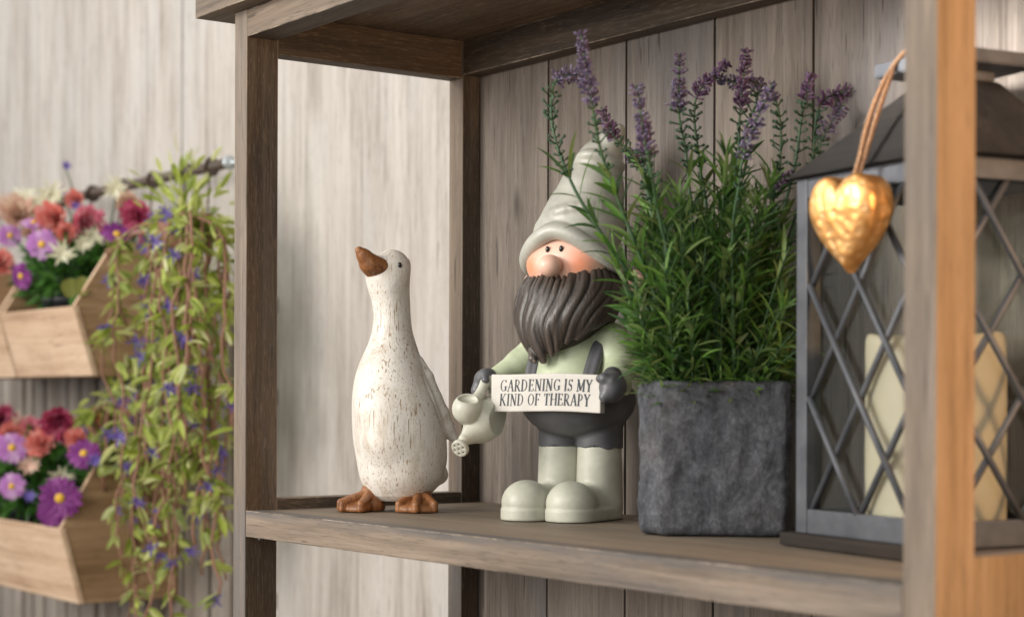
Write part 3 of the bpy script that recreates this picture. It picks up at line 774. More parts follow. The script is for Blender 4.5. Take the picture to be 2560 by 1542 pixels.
def pot_mesh():
    w, d, h, ch = .0738, .058, .1515, .023
    prof = [(.0, -.006), (.004, 0), (.012, .0), (h - .004, 0.0), (h, -.003), (h, -.010), (h - .02, -.012)]
    rows = 46; V = []; Fc = []
    def outline(ins):
        W_, D_, c_, s_ = w + ins, d + ins, ch, .006
        pts = [(-W_ + c_, -D_), (W_ - s_, -D_), (W_, -D_ + s_), (W_, D_ - s_), (W_ - s_, D_), (-W_ + s_, D_), (-W_, D_ - s_), (-W_, -D_ + c_)]
        out = []
        for i in range(8):
            a = Vector(pts[i]); b = Vector(pts[(i + 1) % 8]); n = 26 if i % 2 == 0 else (12 if i == 7 else 5)
            for k in range(n): out.append(a.lerp(b, k / n))
        return out
    zs = [0, .0015, .004, .008] + [.008 + (h - .016) * i / 40 for i in range(1, 41)] + [h - .004, h - .0012, h, h, h - .015]
    ins = [-.007, -.003, -.001, 0] + [0] * 40 + [-.0005, -.002, -.005, -.011, -.012]
    import mathutils
    n = None
    for z, i_ in zip(zs, ins):
        ol = outline(i_); n = len(ol)
        for q in ol:
            p = Vector((q.x, q.y, z))
            e = mathutils.noise.fractal(p * 45, .8, 2, 5) * .0021 + max(-1, min(1, mathutils.noise.turbulence(Vector((p.x * 70, p.y * 70, p.z * 24)), 3, False) - .5)) * .0022 + mathutils.noise.fractal(p * 160, .8, 2, 3) * .0006 + mathutils.noise.ridged_multi_fractal(Vector((p.x * 38, p.y * 38, p.z * 22)), .9, 2, 4, 1, 2) * .0007
            nn = Vector((q.x / w, q.y / d, 0)); nn = Vector((nn.x ** 5, nn.y ** 5, 0)).normalized()
            V.append(p + nn * e)
    for r in range(len(zs) - 1):
        for k in range(n): Fc.append((r * n + k, r * n + (k + 1) % n, (r + 1) * n + (k + 1) % n, (r + 1) * n + k))
    Fc.append(tuple(range(n))[::-1])
    return V, Fc
V, Fc = pot_mesh(); pymesh('pot', V, Fc, m_stone, lav)
box('soil', (-.052, -.046, .10), (.052, .046, .137), m_soil, lav, 0)
m_lleaf = leaf_mat('lavender_leaf', [(.034, .078, .022), (.082, .195, .038), (.145, .30, .052), (.22, .40, .078), (.070, .155, .060), (.33, .47, .16), (.18, .22, .07)], .42)
m_stem = NT('lavender_stem').done((.045, .10, .04), .5)
m_calyx = leaf_mat('lavender_calyx', [(.03, .075, .035), (.05, .10, .055)], .1)
m_purple = leaf_mat('lavender_flower', [(.10, .075, .14), (.17, .135, .23), (.25, .21, .31), (.14, .095, .15)], .2, 60)
m_plum = leaf_mat('lavender_flower_plum', [(.09, .045, .10), (.17, .09, .17), (.22, .14, .25)], .2, 60)
# stalks: foot (x,y), tip (x,y,z); local frame x = image right, y = away, z up (metres)
PXM = .000403
def LP(a, b, v):
    k = 1 + v / 1.8; return ((a - 1280) * k * PXM - 512 * PXM + .002, v, .1375 + (992 - b) * k * PXM)
stalk = [
    ((-.024, -.02), [LP(1612, 740, -.03), LP(1510, 580, -.04), LP(1440, 460, -.04), LP(1390, 320, -.035), LP(1392, 205, -.02), LP(1455, 190, -.01), LP(1490, 240, -.01)], .34, 0),
    ((-.020, -.04), [LP(1600, 600, -.06), LP(1530, 400, -.08), LP(1505, 250, -.10), LP(1480, 80, -.11)], .33, 0),
    ((-.025, .01), [LP(1640, 560, .0), LP(1590, 400, .0), LP(1540, 350, .0), LP(1500, 270, .01)], .30, 1),
    ((-.01, -.04), [LP(1680, 600, -.07), LP(1655, 450, -.09), LP(1640, 360, -.10), LP(1622, 215, -.11)], .36, 0),
    ((-.005, 0), [LP(1740, 600, -.02), LP(1722, 400, -.02), LP(1705, 280, -.03), LP(1712, 140, -.05)], .30, 0),
    ((.0, .02), [LP(1770, 600, .02), LP(1740, 400, .03), LP(1735, 250, .02), LP(1815, 160, .02)], .30, 1),
    ((.01, .01), [LP(1830, 600, .01), LP(1845, 400, .0), LP(1850, 280, .0), LP(1865, 125, .0)], .30, 1),
    ((.01, .02), [LP(1800, 600, .02), LP(1850, 350, .03), LP(1880, 240, .03), LP(1770, 195, .02)], .27, 0),
    ((.02, -.04), [LP(1850, 620, -.07), LP(1870, 480, -.09), LP(1890, 380, -.10), LP(1960, 215, -.11)], .36, 0),
    ((.03, .02), [LP(1900, 620, .02), LP(1940, 420, .03), LP(1930, 260, .03), LP(1860, 200, .02)], .30, 0),
    ((.035, 0), [LP(1930, 650, .0), LP(1985, 430, -.01), LP(2010, 280, -.02), LP(2030, 190, -.02)], .25, 1),
    ((.03, .02), [LP(1960, 620, .02), LP(2020, 420, .02), LP(2050, 260, .02), LP(2200, 235, .01)], .36, 1),
    ((.04, .0), [LP(1960, 650, .0), LP(2030, 480, .0), LP(2050, 360, .0), LP(2110, 270, -.01)], .28, 0),
    ((.02, .02), [LP(1880, 700, .01), LP(1930, 520, .0), LP(1935, 470, -.01), LP(1990, 440, -.02)], .30, 1),
    ((-.02, .02), [LP(1650, 650, .02), LP(1610, 480, .03), LP(1600, 420, .03), LP(1560, 380, .03)], .34, 1),
    ((-.01, -.03), [LP(1700, 650, -.05), LP(1650, 480, -.07), LP(1640, 400, -.08), LP(1628, 300, -.08)], .30, 1),
]
def catmull(P, n=8):
    P = [Vector(p) for p in P]; P = [P[0] * 2 - P[1]] + P + [P[-1] * 2 - P[-2]]; out = []
    for i in range(1, len(P) - 2):
        for k in range(n):
            t = k / n; a, b, c_, d = P[i - 1:i + 3]
            out.append(.5 * ((2 * b) + (c_ - a) * t + (2 * a - 5 * b + 4 * c_ - d) * t * t + (3 * b - a - 3 * c_ + d) * t ** 3))
    out.append(P[-2]); return out
leafspec = []; calspec = []
def frame(t):
    a = np.array([1., 0, 0]) if abs(t[0]) < .8 else np.array([0, 1., 0]); a = a - t * (a @ t); a /= np.linalg.norm(a); return a, np.cross(t, a)
def whorl(p, t, n, L, w, out, store, droop=-.35):
    t = np.array(t, float); t /= np.linalg.norm(t); a, b = frame(t); ph = rng.uniform(0, 6.28)
    for k in range(n):
        an = ph + 2 * math.pi * k / n + rng.uniform(-.3, .3); rad = a * math.cos(an) + b * math.sin(an)
        d = t * (1 - out) + rad * out + rv() * .12
        bend = np.array([0, 0, droop * rng.uniform(.2, 1.3)]) + rad * .5
        store.append((np.array(p) + rad * .001, d, L * rng.uniform(.7, 1.2), w * rng.uniform(.8, 1.2), bend, t + rv() * .3))
for foot_, pts, spike, plum in stalk:
    P = catmull([(foot_[0], foot_[1], .135)] + pts, 10); m = MB(); N = len(P)
    m.tube(P, [.0021 - .0013 * i / N for i in range(N)], 6); st_o = m.build('stem', m_stem, lav)
    fl = []; cal = []
    s0 = int(N * (1 - spike * .75)); leaf_end = int(N * .46)
    arc = 0; last = 0
    for i in range(1, N):
        seg = (P[i] - P[i - 1]); Ls = seg.length; tdir = seg.normalized(); steps = max(1, int(Ls / .0022))
        for q in range(steps):
            p = P[i - 1].lerp(P[i], q / steps); arc += Ls / steps
            if i >= s0:
                if arc - last > rng.uniform(.0016, .0030):
                    last = arc; frac = (i - s0) / max(1, N - s0)
                    whorl(p, tdir, int(rng.integers(4, 9)), (.0115 - .0055 * frac) * rng.uniform(.6, 1.15), .0042, rng.uniform(.5, .85), fl, 0)
            elif i > leaf_end:
                if arc - last > rng.uniform(.004, .009):
                    last = arc; whorl(p, tdir, int(rng.integers(2, 5)), rng.uniform(.005, .0105), .0016, rng.uniform(.5, .8), cal, .4)
            elif arc - last > rng.uniform(.009, .024) and (P[0].x > -.024 or i < N * .3 or rng.random() < .45):
                last = arc; whorl(p, tdir, int(rng.integers(2, 5)), rng.uniform(.026, .050), rng.uniform(.0044, .0062), rng.uniform(.25, .5), leafspec, rng.uniform(-.6, .0))
    sm = MB()
    for (b, d, L, w, bend, side) in fl:
        b = Vector(b); d = Vector(d).normalized(); e = b + d * L * .8
        sm.tube([b, b.lerp(e, .55), e, e + d * .0014], [.0005, .0008, .00155, .0004], 5)
    sm.build('flower_spike', m_plum if plum else m_purple, lav, False)
    # knobby buds along the bare upper stem
    mb = MB()
    for (b, d, L, w, bend, side) in cal:
        b = Vector(b); d = Vector(d).normalized(); e = b + d * L
        mb.tube([b, b.lerp(e, .6), e, e + d * .0012], [.0008, .0009, .0018, .0005], 5)
    if cal: mb.build('buds', m_calyx, lav)
# leafy inner shoots filling the bush
mb = MB()
for k in range(165):
    x0 = rng.uniform(-.048, .048); y0 = rng.uniform(-.042, .042); lean = np.array([x0 * (.5 if x0 < 0 else 1.1) + rng.normal() * .009, y0 * .5 - .006 + rng.normal() * .016])
    h = rng.uniform(.05, .245) * (1 - .35 * abs(x0) / .05)
    P = bez((x0, y0, .13), (x0 + lean[0] * .4, y0 + lean[1] * .4, .13 + h * .6), (x0 + lean[0], y0 + lean[1], .13 + h), 8)
    mb.tube(P, [.0013 - .0008 * i / 8 for i in range(9)], 5); ln = 0
    for i in range(1, 9):
        tdir = (P[i] - P[i - 1]).normalized(); n = max(1, int((P[i] - P[i - 1]).length / .011))
        for q in range(n):
            whorl(P[i - 1].lerp(P[i], q / n), tdir, 3, rng.uniform(.024, .046), rng.uniform(.0030, .0050), rng.uniform(.25, .6), leafspec, rng.uniform(-.8, -.1))
    whorl(P[-1], tdir, 6, .026, .0032, .25, leafspec, -.1)
# grassy rim
for k in range(420):
    x0 = rng.uniform(-.058, .058); y0 = rng.uniform(-.040, .05)
    d = np.array([x0 * (6 if x0 < 0 else 7) + rng.normal() * .3, y0 * 7 + rng.normal() * .3, 1.0]); leafspec.append(((x0, y0, .144), d, rng.uniform(.022, .045), rng.uniform(.0028, .004), np.array([x0 * (5 if x0 < 0 else 6), y0 * 5, -.5]) , rv()))
mb.build('inner_stems', m_stem, lav)
leafspec = [l for l in leafspec if l[0][1] < .10 and not (l[0][0] > .066 - max(0, .0) and l[0][2] < .345)]
ribbon_leaves(leafspec, 'foliage', m_lleaf, lav)

# ================================================================== LANTERN
m_iron = NT('grey_lantern_metal')
nz = m_iron.noise(m_iron.mp((30, 30, 30)), 1, 4); m_iron = m_iron.done(m_iron.ramp(nz, [(.3, (.065, .069, .078)), (.7, (.115, .120, .133))]), .5, .4, Metallic=.25)
m_ltop = wood('lantern_dark_wood', 0, (.008, .007, .006), (.018, .015, .013), (.045, .034, .026), fine=.7, patch=(.05, .032, .02), patch_amt=.4, rough=.9)
def wax():
    s = NT('ivory_wax'); n = s.noise(s.mp((14, 14, 10)), 1, 4)
    return s.done(s.ramp(n, [(.3, (.50, .44, .32)), (.7, (.57, .51, .38))]), .45, .4, Subsurface_Weight=.3, Subsurface_Radius=(.02, .012, .005), Subsurface_Scale=1)
m_wax = wax()
gl = NT('lantern_glass'); tr = gl.N.new('ShaderNodeBsdfTransparent'); tr.inputs[0].default_value = (.93, .94, .93, 1); gs = gl.N.new('ShaderNodeBsdfGlossy'); gs.inputs['Roughness'].default_value = .05; gs.inputs[0].default_value = (1, 1, 1, 1)
fr = gl.N.new('ShaderNodeFresnel'); fr.inputs[0].default_value = 1.45; mx = gl.N.new('ShaderNodeMixShader'); mx.inputs[0].default_value = .025; gl.l(tr.outputs[0], mx.inputs[1]); gl.l(gs.outputs[0], mx.inputs[2]); gl.l(mx.outputs[0], gl.N['Material Output'].inputs[0]); m_glass = gl.m
LW, LD = .205, .155; la = R(-10)
lx = Vector((math.cos(la), math.sin(la), 0)); ly = Vector((-math.sin(la), math.cos(la), 0))
lc = Vector((.728, .1826, 0)) + lx * LW / 2 + ly * LD / 2
lan = thing('lantern', 'large grey lantern with diamond lattice windows and dark pitched roof beside the lavender', 'lantern', (lc.x, lc.y, .0008), la)
hw, hd = LW / 2, LD / 2
box('base', (-hw - .012, -hd - .010, 0), (hw + .012, hd + .002, .012), m_ltop, lan, .002)
zb, zr = .012, .335; fw = .016
for sx in (-1, 1):
    for sy in (-1, 1):
        x0 = sx * hw; y0 = sy * hd
        box('corner_post', (min(x0, x0 - sx * fw), min(y0, y0 - sy * fw), zb + .0002), (max(x0, x0 - sx * fw), max(y0, y0 - sy * fw), zr), m_iron, lan, .001)
for sy in (-1, 1):
    y0 = sy * hd; ya, yb = min(y0, y0 - sy * .010) , max(y0, y0 - sy * .010)
    ya += .0008; yb -= .0008
    box('sill', (-hw + fw, ya, zb + .0002), (hw - fw, yb, zb + .022), m_iron, lan, .001); box('head_rail', (-hw + fw, ya, zr - .018), (hw - fw, yb, zr), m_iron, lan, .001)
for sx in (-1, 1):
    x0 = sx * hw; xa, xb = min(x0, x0 - sx * .010) + .0008, max(x0, x0 - sx * .010) - .0008
    box('sill', (xa, -hd + fw, zb + .0002), (xb, hd - fw, zb + .022), m_iron, lan, .001); box('head_rail', (xa, -hd + fw, zr - .018), (xb, hd - fw, zr), m_iron, lan, .001)
def lattice(P0, ux, width, zlo, zhi, nm, inward, ncol=2):
    """diagonal bars clipped to the window rectangle, one mesh per window"""
    m = MB(); hw_ = width / (2 * ncol); hh = hw_ * 1.42
    for sgn in (1, -1):
        k = -40
        while k < 40:
            # line: x = s, z = zlo + sgn*(s - k*2*hw_)*hh/hw_
            pts = []
            s0 = k * 2 * hw_
            za = zlo; zb_ = zhi
            sA = s0; sB = s0 + (zhi - zlo) * hw_ / hh * (1 if sgn > 0 else -1)
            a, b = (sA, zlo), (sB, zhi)
            # clip to 0..width
            def at(s): return (s, zlo + (s - s0) * hh / hw_ * sgn)
            lo_s, hi_s = max(0, min(sA, sB)), min(width, max(sA, sB))
            if hi_s - lo_s > .004:
                p, q = at(lo_s), at(hi_s); off = inward * (.0018 if sgn > 0 else -.0018)
                pa = P0 + ux * p[0] + off; pb = P0 + ux * q[0] + off
                pa = Vector((pa.x, pa.y, p[1])); pb = Vector((pb.x, pb.y, q[1]))
                m.tube([pa, pb], .0031, 8)
            k += 1
    return m.build(nm, m_iron, lan)
X, Y = Vector((1, 0, 0)), Vector((0, 1, 0))
zw0, zw1 = zb + .021, zr - .017
lattice(Vector((-hw + fw, -hd + .005, 0)), X, LW - 2 * fw, zw0, zw1, 'lattice', Y, 2.4)
lattice(Vector((hw - .005, -hd + fw, 0)), Y, LD - 2 * fw, zw0, zw1, 'lattice', -X, 1.71)
for (lo, hi) in (((-hw + fw, -hd + .0092, zw0), (hw - fw, -hd + .0100, zw1)), ((-hw + fw, hd - .0100, zw0), (hw - fw, hd - .0092, zw1)),
                 ((hw - .0100, -hd + fw, zw0), (hw - .0092, hd - fw, zw1)), ((-hw + .0092, -hd + fw, zw0), (-hw + .0100, hd - fw, zw1))):
    box('glass_pane', lo, hi, m_glass, lan, 0)
# hipped roof with a flat cap
def frustum(name, a, za, b, zb_, mat, parent, off=(0, 0)):
    bm = bmesh.new(); vs = []
    for (hx0, hx1, hy0, hy1), z in ((a, za), (b, zb_)):
        vs.append([bm.verts.new((x, y, z)) for x, y in ((hx0, hy0), (hx1, hy0), (hx1, hy1), (hx0, hy1))])
    bm.faces.new(vs[0][::-1]); bm.faces.new(vs[1])
    for i in range(4): bm.faces.new((vs[0][i], vs[0][(i + 1) % 4], vs[1][(i + 1) % 4], vs[1][i]))
    bmesh.ops.bevel(bm, geom=list(bm.edges), offset=.0012, segments=2, affect='EDGES')
    return bm_obj(name, bm, mat, parent)
frustum('roof', (-hw - .004, hw + .016, -hd - .010, hd + .002), .3352, (-.006, .046, -.022, .030), .410, m_ltop, lan)
frustum('neck', (-.004, .044, -.020, .028), .4102, (-.004, .044, -.020, .028), .4190, m_iron, lan)
frustum('roof_cap', (-.033, .075, -.044, .052), .4192, (-.033, .075, -.044, .052), .4310, m_iron, lan)
m = MB(); m.tube([(.022 + .022 * math.cos(a), 0, .4545 + .022 * math.sin(a)) for a in [i * math.pi / 12 for i in range(25)]], .0022, 8); m.build('hanging_ring', m_iron, lan)
# pillar candle with a wavy melted rim
cr = .061; cz = .178
def candle():
    V = []; Fc = []; n = 64
    rows = [(0, cr, 0), (.02, cr, 0), (.06, cr, 0), (.11, cr, 0), (cz - .014, cr, 0), (cz - .006, cr * .995, .5), (cz - .001, cr * .97, 1), (cz, cr * .93, 1), (cz - .003, cr * .88, 1), (cz - .012, cr * .80, .4), (cz - .016, cr * .4, .1), (cz - .017, .001, 0)]
    for z, r, wv in rows:
        for k in range(n):
            a = 2 * math.pi * k / n; w = .0012 * math.sin(2 * a + 1.2) + .0012 * math.sin(5 * a)
            V.append((r * math.cos(a), r * math.sin(a), z + w * wv))
    for r in range(len(rows) - 1):
        for k in range(n): Fc.append((r * n + k, r * n + (k + 1) % n, (r + 1) * n + (k + 1) % n, (r + 1) * n + k))
    Fc.append(tuple(range(n))[::-1]); return V, Fc
cw = lc + lx * .004 - ly * .004
cand = thing('pillar_candle', 'thick ivory pillar candle standing inside the grey lattice lantern', 'candle', (cw.x, cw.y, .0135))
V, Fc = candle(); pymesh('wax', V, Fc, m_wax, cand)
m = MB(); m.tube([(0, 0, cz - .018), (.0005, 0, cz - .008), (.002, 0, cz - .002)], .0011, 6); m.build('wick', m_black, cand)

# ================================================================== GOLD HEART ON TWINE
def gold():
    s = NT('hammered_gold')
    v = s.vor(s.mp((135, 135, 135)), 1, 'SMOOTH_F1'); n = s.noise(s.mp((60, 60, 60)), 1, 3)
    s.bump(s.math('MULTIPLY', v, 1.0), .55, .0030)
    col = s.ramp(s.math('ADD', v, s.math('MULTIPLY', n, .3)), [(.1, (.82, .52, .26)), (.5, (.70, .38, .14)), (.9, (.55, .26, .07))])
    return s.done(col, .46, .5, Metallic=.8)
m_gold = gold()
heart = thing('heart_ornament', 'plump hammered gold heart hanging on brown twine in front of the lantern', 'ornament', (.8412, .1335, .2350), R(2))
c = Clay((-50, -40, -6), (50, 40, 100), 1.2)
def hf(X, Y, Z):
    x = np.abs(X) / 36.0; z = (Z - 43.) / 40.0
    e = np.sqrt(np.maximum(x * x + (z * 1.06 - .64 * np.sqrt(x + 1e-3) + .04) ** 2, 1e-6))
    q = (e - 1) * 24; g = np.abs(Y) - (9 + 12 * np.clip(Z / 62., 0, 1)) * (1.05 - .10 * e * e); rr = 8.5
    return np.sqrt(np.maximum(q + rr, 0) ** 2 + np.maximum(g + rr, 0) ** 2) - rr + np.minimum(np.maximum(q + rr, g + rr), 0)
c.fn((-46, -34, -4), (46, 34, 96), hf, .01)
ho = c.build('heart', m_gold, heart, .00098)
def twine_mat():
    s = NT('jute_twine'); n = s.noise(s.mp((600, 600, 200)), 1, 3); s.bump(n, .8, .001)
    return s.done(s.ramp(n, [(.35, (.14, .07, .035)), (.65, (.30, .17, .085))]), .85)
m_twine = twine_mat()
topw = lc + lx * (-.004) + ly * (-.044)
pl = Vector((topw.x, topw.y, 0)); hx = Vector(heart.location)
def loc2(p): return (Matrix.Rotation(R(-2), 4, 'Z') @ (Vector(p) - hx))
m = MB()
hang = hx + Vector((0, 0, .0700))
eave = Vector((hang.x + .002, hang.y + .012, .3425))
capc = Vector((topw.x + .002, topw.y - .003, .4260))
for off in (-.0018, .0018):
    o = Vector((off * .6, off, 0))
    m.tube([loc2(p) for p in bez(hang - Vector((0, 0, .008)), hang + o + Vector((0, 0, .006)), eave + o, 6)] + [loc2(p) for p in bez(eave + o, (eave + capc) / 2 + o * 2.2 + Vector((-.001, -.004, .006)), capc + o * .3, 10)][1:]
           + [loc2(p) for p in (capc + Vector((.008, .004, .011)), capc + Vector((.030, .018, .0125)))], .0023, 7)
m.build('twine', m_twine, heart)

# ================================================================== PLANTERS ON THE WALL
def planter(X0, X1, prof, label):
    t = thing('wooden_planter', label, 'planter', (X1, prof[0][0], prof[1][1]), 0, 'wall planters with slanting fronts')
    O = Vector(t.location)
    (yf, zf), (yl, zl), (yu, zu), ybk = prof[0], prof[1], prof[2], prof[3]
    def slab(name, pts2, xa, xb, mat):
        bm = bmesh.new(); A = [bm.verts.new(Vector((xa, y, z)) - O) for y, z in pts2]; B = [bm.verts.new(Vector((xb, y, z)) - O) for y, z in pts2]
        bm.faces.new(A); bm.faces.new(B[::-1]); n = len(pts2)
        for i in range(n): bm.faces.new((A[i], B[i], B[(i + 1) % n], A[(i + 1) % n]))
        bmesh.ops.recalc_face_normals(bm, faces=bm.faces); bmesh.ops.bevel(bm, geom=list(bm.edges), offset=.0015, segments=1, affect='EDGES')
        return bm_obj(name, bm, mat, t)
    th = .014
    prof_end = [(yf, zf), (yl, zl), (ybk, zl), (ybk, zu), (yu, zu)]
    for xa in (X0, X1 - th):
        o = slab('end_panel', prof_end, xa, xa + th, m_pine_shade)
        o.data.materials.append(m_pine)
        for pl_ in o.data.polygons:
            if abs(pl_.normal.x) < .5: pl_.material_index = 1
    nx, nz = (zf - zl), -(yf - yl); L = math.hypot(nx, nz); nx, nz = nx / L * th, nz / L * th
    slab('front_panel', [(yf - .004, zf), (yl - .004, zl), (yl - .004 + nx, zl + .0), (yf - .004 + nx, zf)], X0 - .002, X1 + .002 - th * 0, m_pine)
    slab('bottom_panel', [(yl + .016, zl + .002), (ybk, zl + .002), (ybk, zl + th), (yl + .016, zl + th)], X0 + th + .001, X1 - th - .001, m_pine_shade)
    slab('rear_panel', [(ybk - .012, zl + .016), (ybk - .001, zl + .016), (ybk - .001, zu - .1), (ybk - .012, zu - .1)], X0 + th + .001, X1 - th - .001, m_pine_shade)
    return t
P1 = [(.42, .3168), (.463, .1757), (.506, .4508), .682]
P2 = [(.42, -.1363), (.462, -.2940), (.496, -.0105), .682]
planter(-1.950, -1.541, P1, 'pale pine planter with slanting front, the upper one under the rod')
planter(-2.420, -1.968, P1, 'pale pine planter at the left edge of the photo, upper row')
planter(-2.150, -1.606, P2, 'pale pine planter with slanting front, the lower one under the upper planter')
# slatted trellis carrying the planters
tr_ = thing('wall_trellis', 'weathered vertical slat panel on the wall behind the flower planters', 'trellis', (-1.8, .69, -.9))
x = -2.9; k = 0
while x < -1.36:
    w = .062 + .02 * math.sin(k * 2.1); box('slat', (x + 1.8, -.006 + .002 * (k % 2), .02), (x + 1.8 + w, .005 + .002 * (k % 2), .9 + .345 + .03 * math.sin(k)), m_slat, tr_, .001)
    x += w + .014 + .008 * math.cos(k * 1.3); k += 1
for zz in (.35, .62, 1.02, 1.20): box('cross_bar', (-1.1, .0075, zz), (.60, .0095, zz + .03), m_slat, tr_, 0)
# rod with rings and cords
m_rod = NT('rusty_rod').done((.075, .052, .038), .6)
rod = thing('hanging_rod', 'dark brown round rod with rings running above the flower planters', 'rod', (-1.30, .62, .592))
m = MB(); m.tube([(-1.9, 0, 0), (.045, 0, 0)], .0105, 14); m.build('pole', m_rod, rod)
for xx in (-.82, -.62, -.46, -.30, -.14, -.03):
    m = MB(); m.tube([(xx + .003 * math.sin(a * 3), .0155 * math.cos(a), .0155 * math.sin(a)) for a in [i * math.pi / 10 for i in range(21)]], .0042, 8); m.build('ring', m_rod, rod)
    m = MB(); m.tube([(xx, -.004, -.016), (xx + .002, -.01, -.10), (xx + .004, -.02, -.17)], .0022, 6); m.build('cord', m_rod, rod)
m = MB(); m.tube([(.045 + .003 * i, 0, 0) for i in range(2)], [.014, .014], 20); m.tube([(.05, 0, 0), (.055, .075, 0)], .006, 10)
m.build('end_bracket', NT('zinc').done((.55, .60, .63), .35, Metallic=.6), rod)

# ------------------------------------------------------------------ flowers
def fm(name, cols, tr=.3): return leaf_mat(name, cols, tr, 50, .6)
m_coral = fm('petal_coral', [(.80, .26, .22), (.86, .40, .35), (.88, .56, .50)])
m_pink = fm('petal_pink', [(.74, .20, .30), (.84, .36, .44), (.88, .58, .60)])
m_crim = fm('petal_crimson', [(.48, .06, .15), (.62, .12, .24), (.72, .26, .36)])
m_blush = fm('petal_blush', [(.70, .46, .36), (.78, .60, .48), (.80, .68, .52)])
m_white = fm('petal_cream', [(.66, .64, .44), (.74, .72, .56), (.80, .78, .66)])
m_viol = fm('petal_magenta', [(.17, .018, .17), (.26, .04, .26), (.35, .09, .35)])
m_lilac = fm('petal_lilac', [(.46, .18, .50), (.58, .28, .60), (.68, .46, .68)])
m_blue = fm('petal_violet_blue', [(.13, .09, .36), (.21, .15, .50), (.33, .27, .62)])
m_yel = NT('yellow_centre').done((.62, .36, .035), .7)
m_gr = leaf_mat('bright_foliage', [(.035, .11, .018), (.07, .20, .03), (.12, .28, .05), (.03, .08, .02)], .3)
m_olive = leaf_mat('olive_leaf', [(.11, .125, .015), (.17, .18, .03)], .2)
m_ppot = NT('black_plastic').done((.035, .038, .043), .4)
def basis(n):
    n = np.array(n, float); n /= np.linalg.norm(n); a, b = frame(n); return n, a, b
def pompon(c_, n, r, mat, par, O):
    n, a, b = basis(n); sp = []; c_ = np.array(c_) - O
    for ly_, (k, tilt, L) in enumerate([(16, 1.25, 1.0), (15, .95, .98), (13, .65, .92), (10, .38, .85), (6, .15, .75)]):
        for i in range(k):
            an = 2 * math.pi * i / k + ly_ * .37 + rng.uniform(-.1, .1); rad = a * math.cos(an) + b * math.sin(an)
            d = n * math.cos(tilt) + rad * math.sin(tilt) + rv() * .08
            sp.append((c_, d, r * L * rng.uniform(.9, 1.08), r * .36, n * .7, rad))
    return ribbon_leaves(sp, 'pompon_bloom', mat, par)
def daisy(c_, n, r, mat, par, O, k=12, wid=.42):
    n, a, b = basis(n); sp = []; c_ = np.array(c_) - O
    for ly_ in (0, 1):
        for i in range(k):
            an = 2 * math.pi * (i + .5 * ly_) / k + rng.uniform(-.08, .08); rad = a * math.cos(an) + b * math.sin(an)
            sp.append((c_ + rad * r * .12 + n * ly_ * .002, rad + n * .15, r * rng.uniform(.85, 1.02), r * wid, -n * .3, n))
    o = ribbon_leaves(sp, 'daisy_bloom', mat, par)
    bm = bmesh.new(); bmesh.ops.create_uvsphere(bm, u_segments=14, v_segments=8, radius=r * .24)
    q = Vector(n).to_track_quat('Z', 'Y').to_matrix()
    for v in bm.verts: v.co = q @ Vector((v.co.x, v.co.y, v.co.z * .6)) + Vector(c_ + n * .004)
    bm_obj('flower_centre', bm, m_yel, o, True); return o
def spray(c_, n, r, mat, par, O, k=14, name='star_bloom'):
    n, a, b = basis(n); sp = []; c_ = np.array(c_) - O
    for i in range(k):
        an = 2.4 * i; rad = a * math.cos(an) + b * math.sin(an); d = n * rng.uniform(.2, .9) + rad
        sp.append((c_, d, r * rng.uniform(.6, 1.05), r * .19, -n * .2, n))
    return ribbon_leaves(sp, name, mat, par)
def wp(px, py, Y):
    """where the drawn bloom sits on the plane y=Y of the planter"""
    d = Fd + Rt * ((px - 1280) / FPX) + Up * ((771 + 221.1 - py) / FPX); t = (Y - CAM.y) / d.y
    return np.array(CAM + d * t)
toC = np.array([.93, -.36, 0.02])
def flower_plant(name, label, base, blooms, ell, nleaf, leafL=.045, potr=.045, poth=.088, group=None):
    t = thing(name, label, 'potted flowers', base, 0, group); O = np.array(base, float)
    V = []; Fc = []; n = 28
    rows = [(0, potr * .78), (poth * .86, potr), (poth * .86, potr * 1.06), (poth, potr * 1.08), (poth, potr * .98), (poth * .8, potr * .94), (poth * .8, .001)]
    for z, r in rows:
        for k in range(n): V.append((r * math.cos(2 * math.pi * k / n), r * math.sin(2 * math.pi * k / n), z))
    for r in range(len(rows) - 1):
        for k in range(n): Fc.append((r * n + k, r * n + (k + 1) % n, (r + 1) * n + (k + 1) % n, (r + 1) * n + k))
    pymesh('pot', V, Fc, m_ppot, t)
    st_m = MB(); top = Vector((0, 0, poth))
    for (kind, c_, nn, r, mat) in blooms:
        f = {'p': pompon, 'd': daisy, 's': spray}[kind]; f(c_, nn, r, mat, t, O)
        e = Vector(np.array(c_) - O); st_m.tube(bez(top, (top * .6 + e * .4) + Vector((0, 0, .03)), e - Vector(nn) * .008, 6), .0018, 5)
    st_m.build('stems', m_stem, t)
    sp = []
    (cx, cy, cz_), (rx, ry, rz) = ell
    for i in range(nleaf):
        u = rv() * rng.uniform(.35, 1) ** .5; p = np.array([cx + u[0] * rx, cy + u[1] * ry, cz_ + u[2] * rz]) - O
        d = u + np.array([0, 0, .5]) + rv() * .5; sp.append((p, d, 1.15 * leafL * rng.uniform(.6, 1.2), leafL * .28, np.array([0, 0, -.6]), rv()))
    ribbon_leaves(sp, 'foliage', m_gr, t)
    return t, O
bl = lambda kind, px, py, Y, rpx, mat, nn=None: (kind, wp(px, py, Y), (toC + rv() * .35 if nn is None else np.array(nn)), rpx * (1.0 if kind == 'd' else 1.28) / 1240, mat)
base1 = wp(160, 790, .50); base1[2] = .260
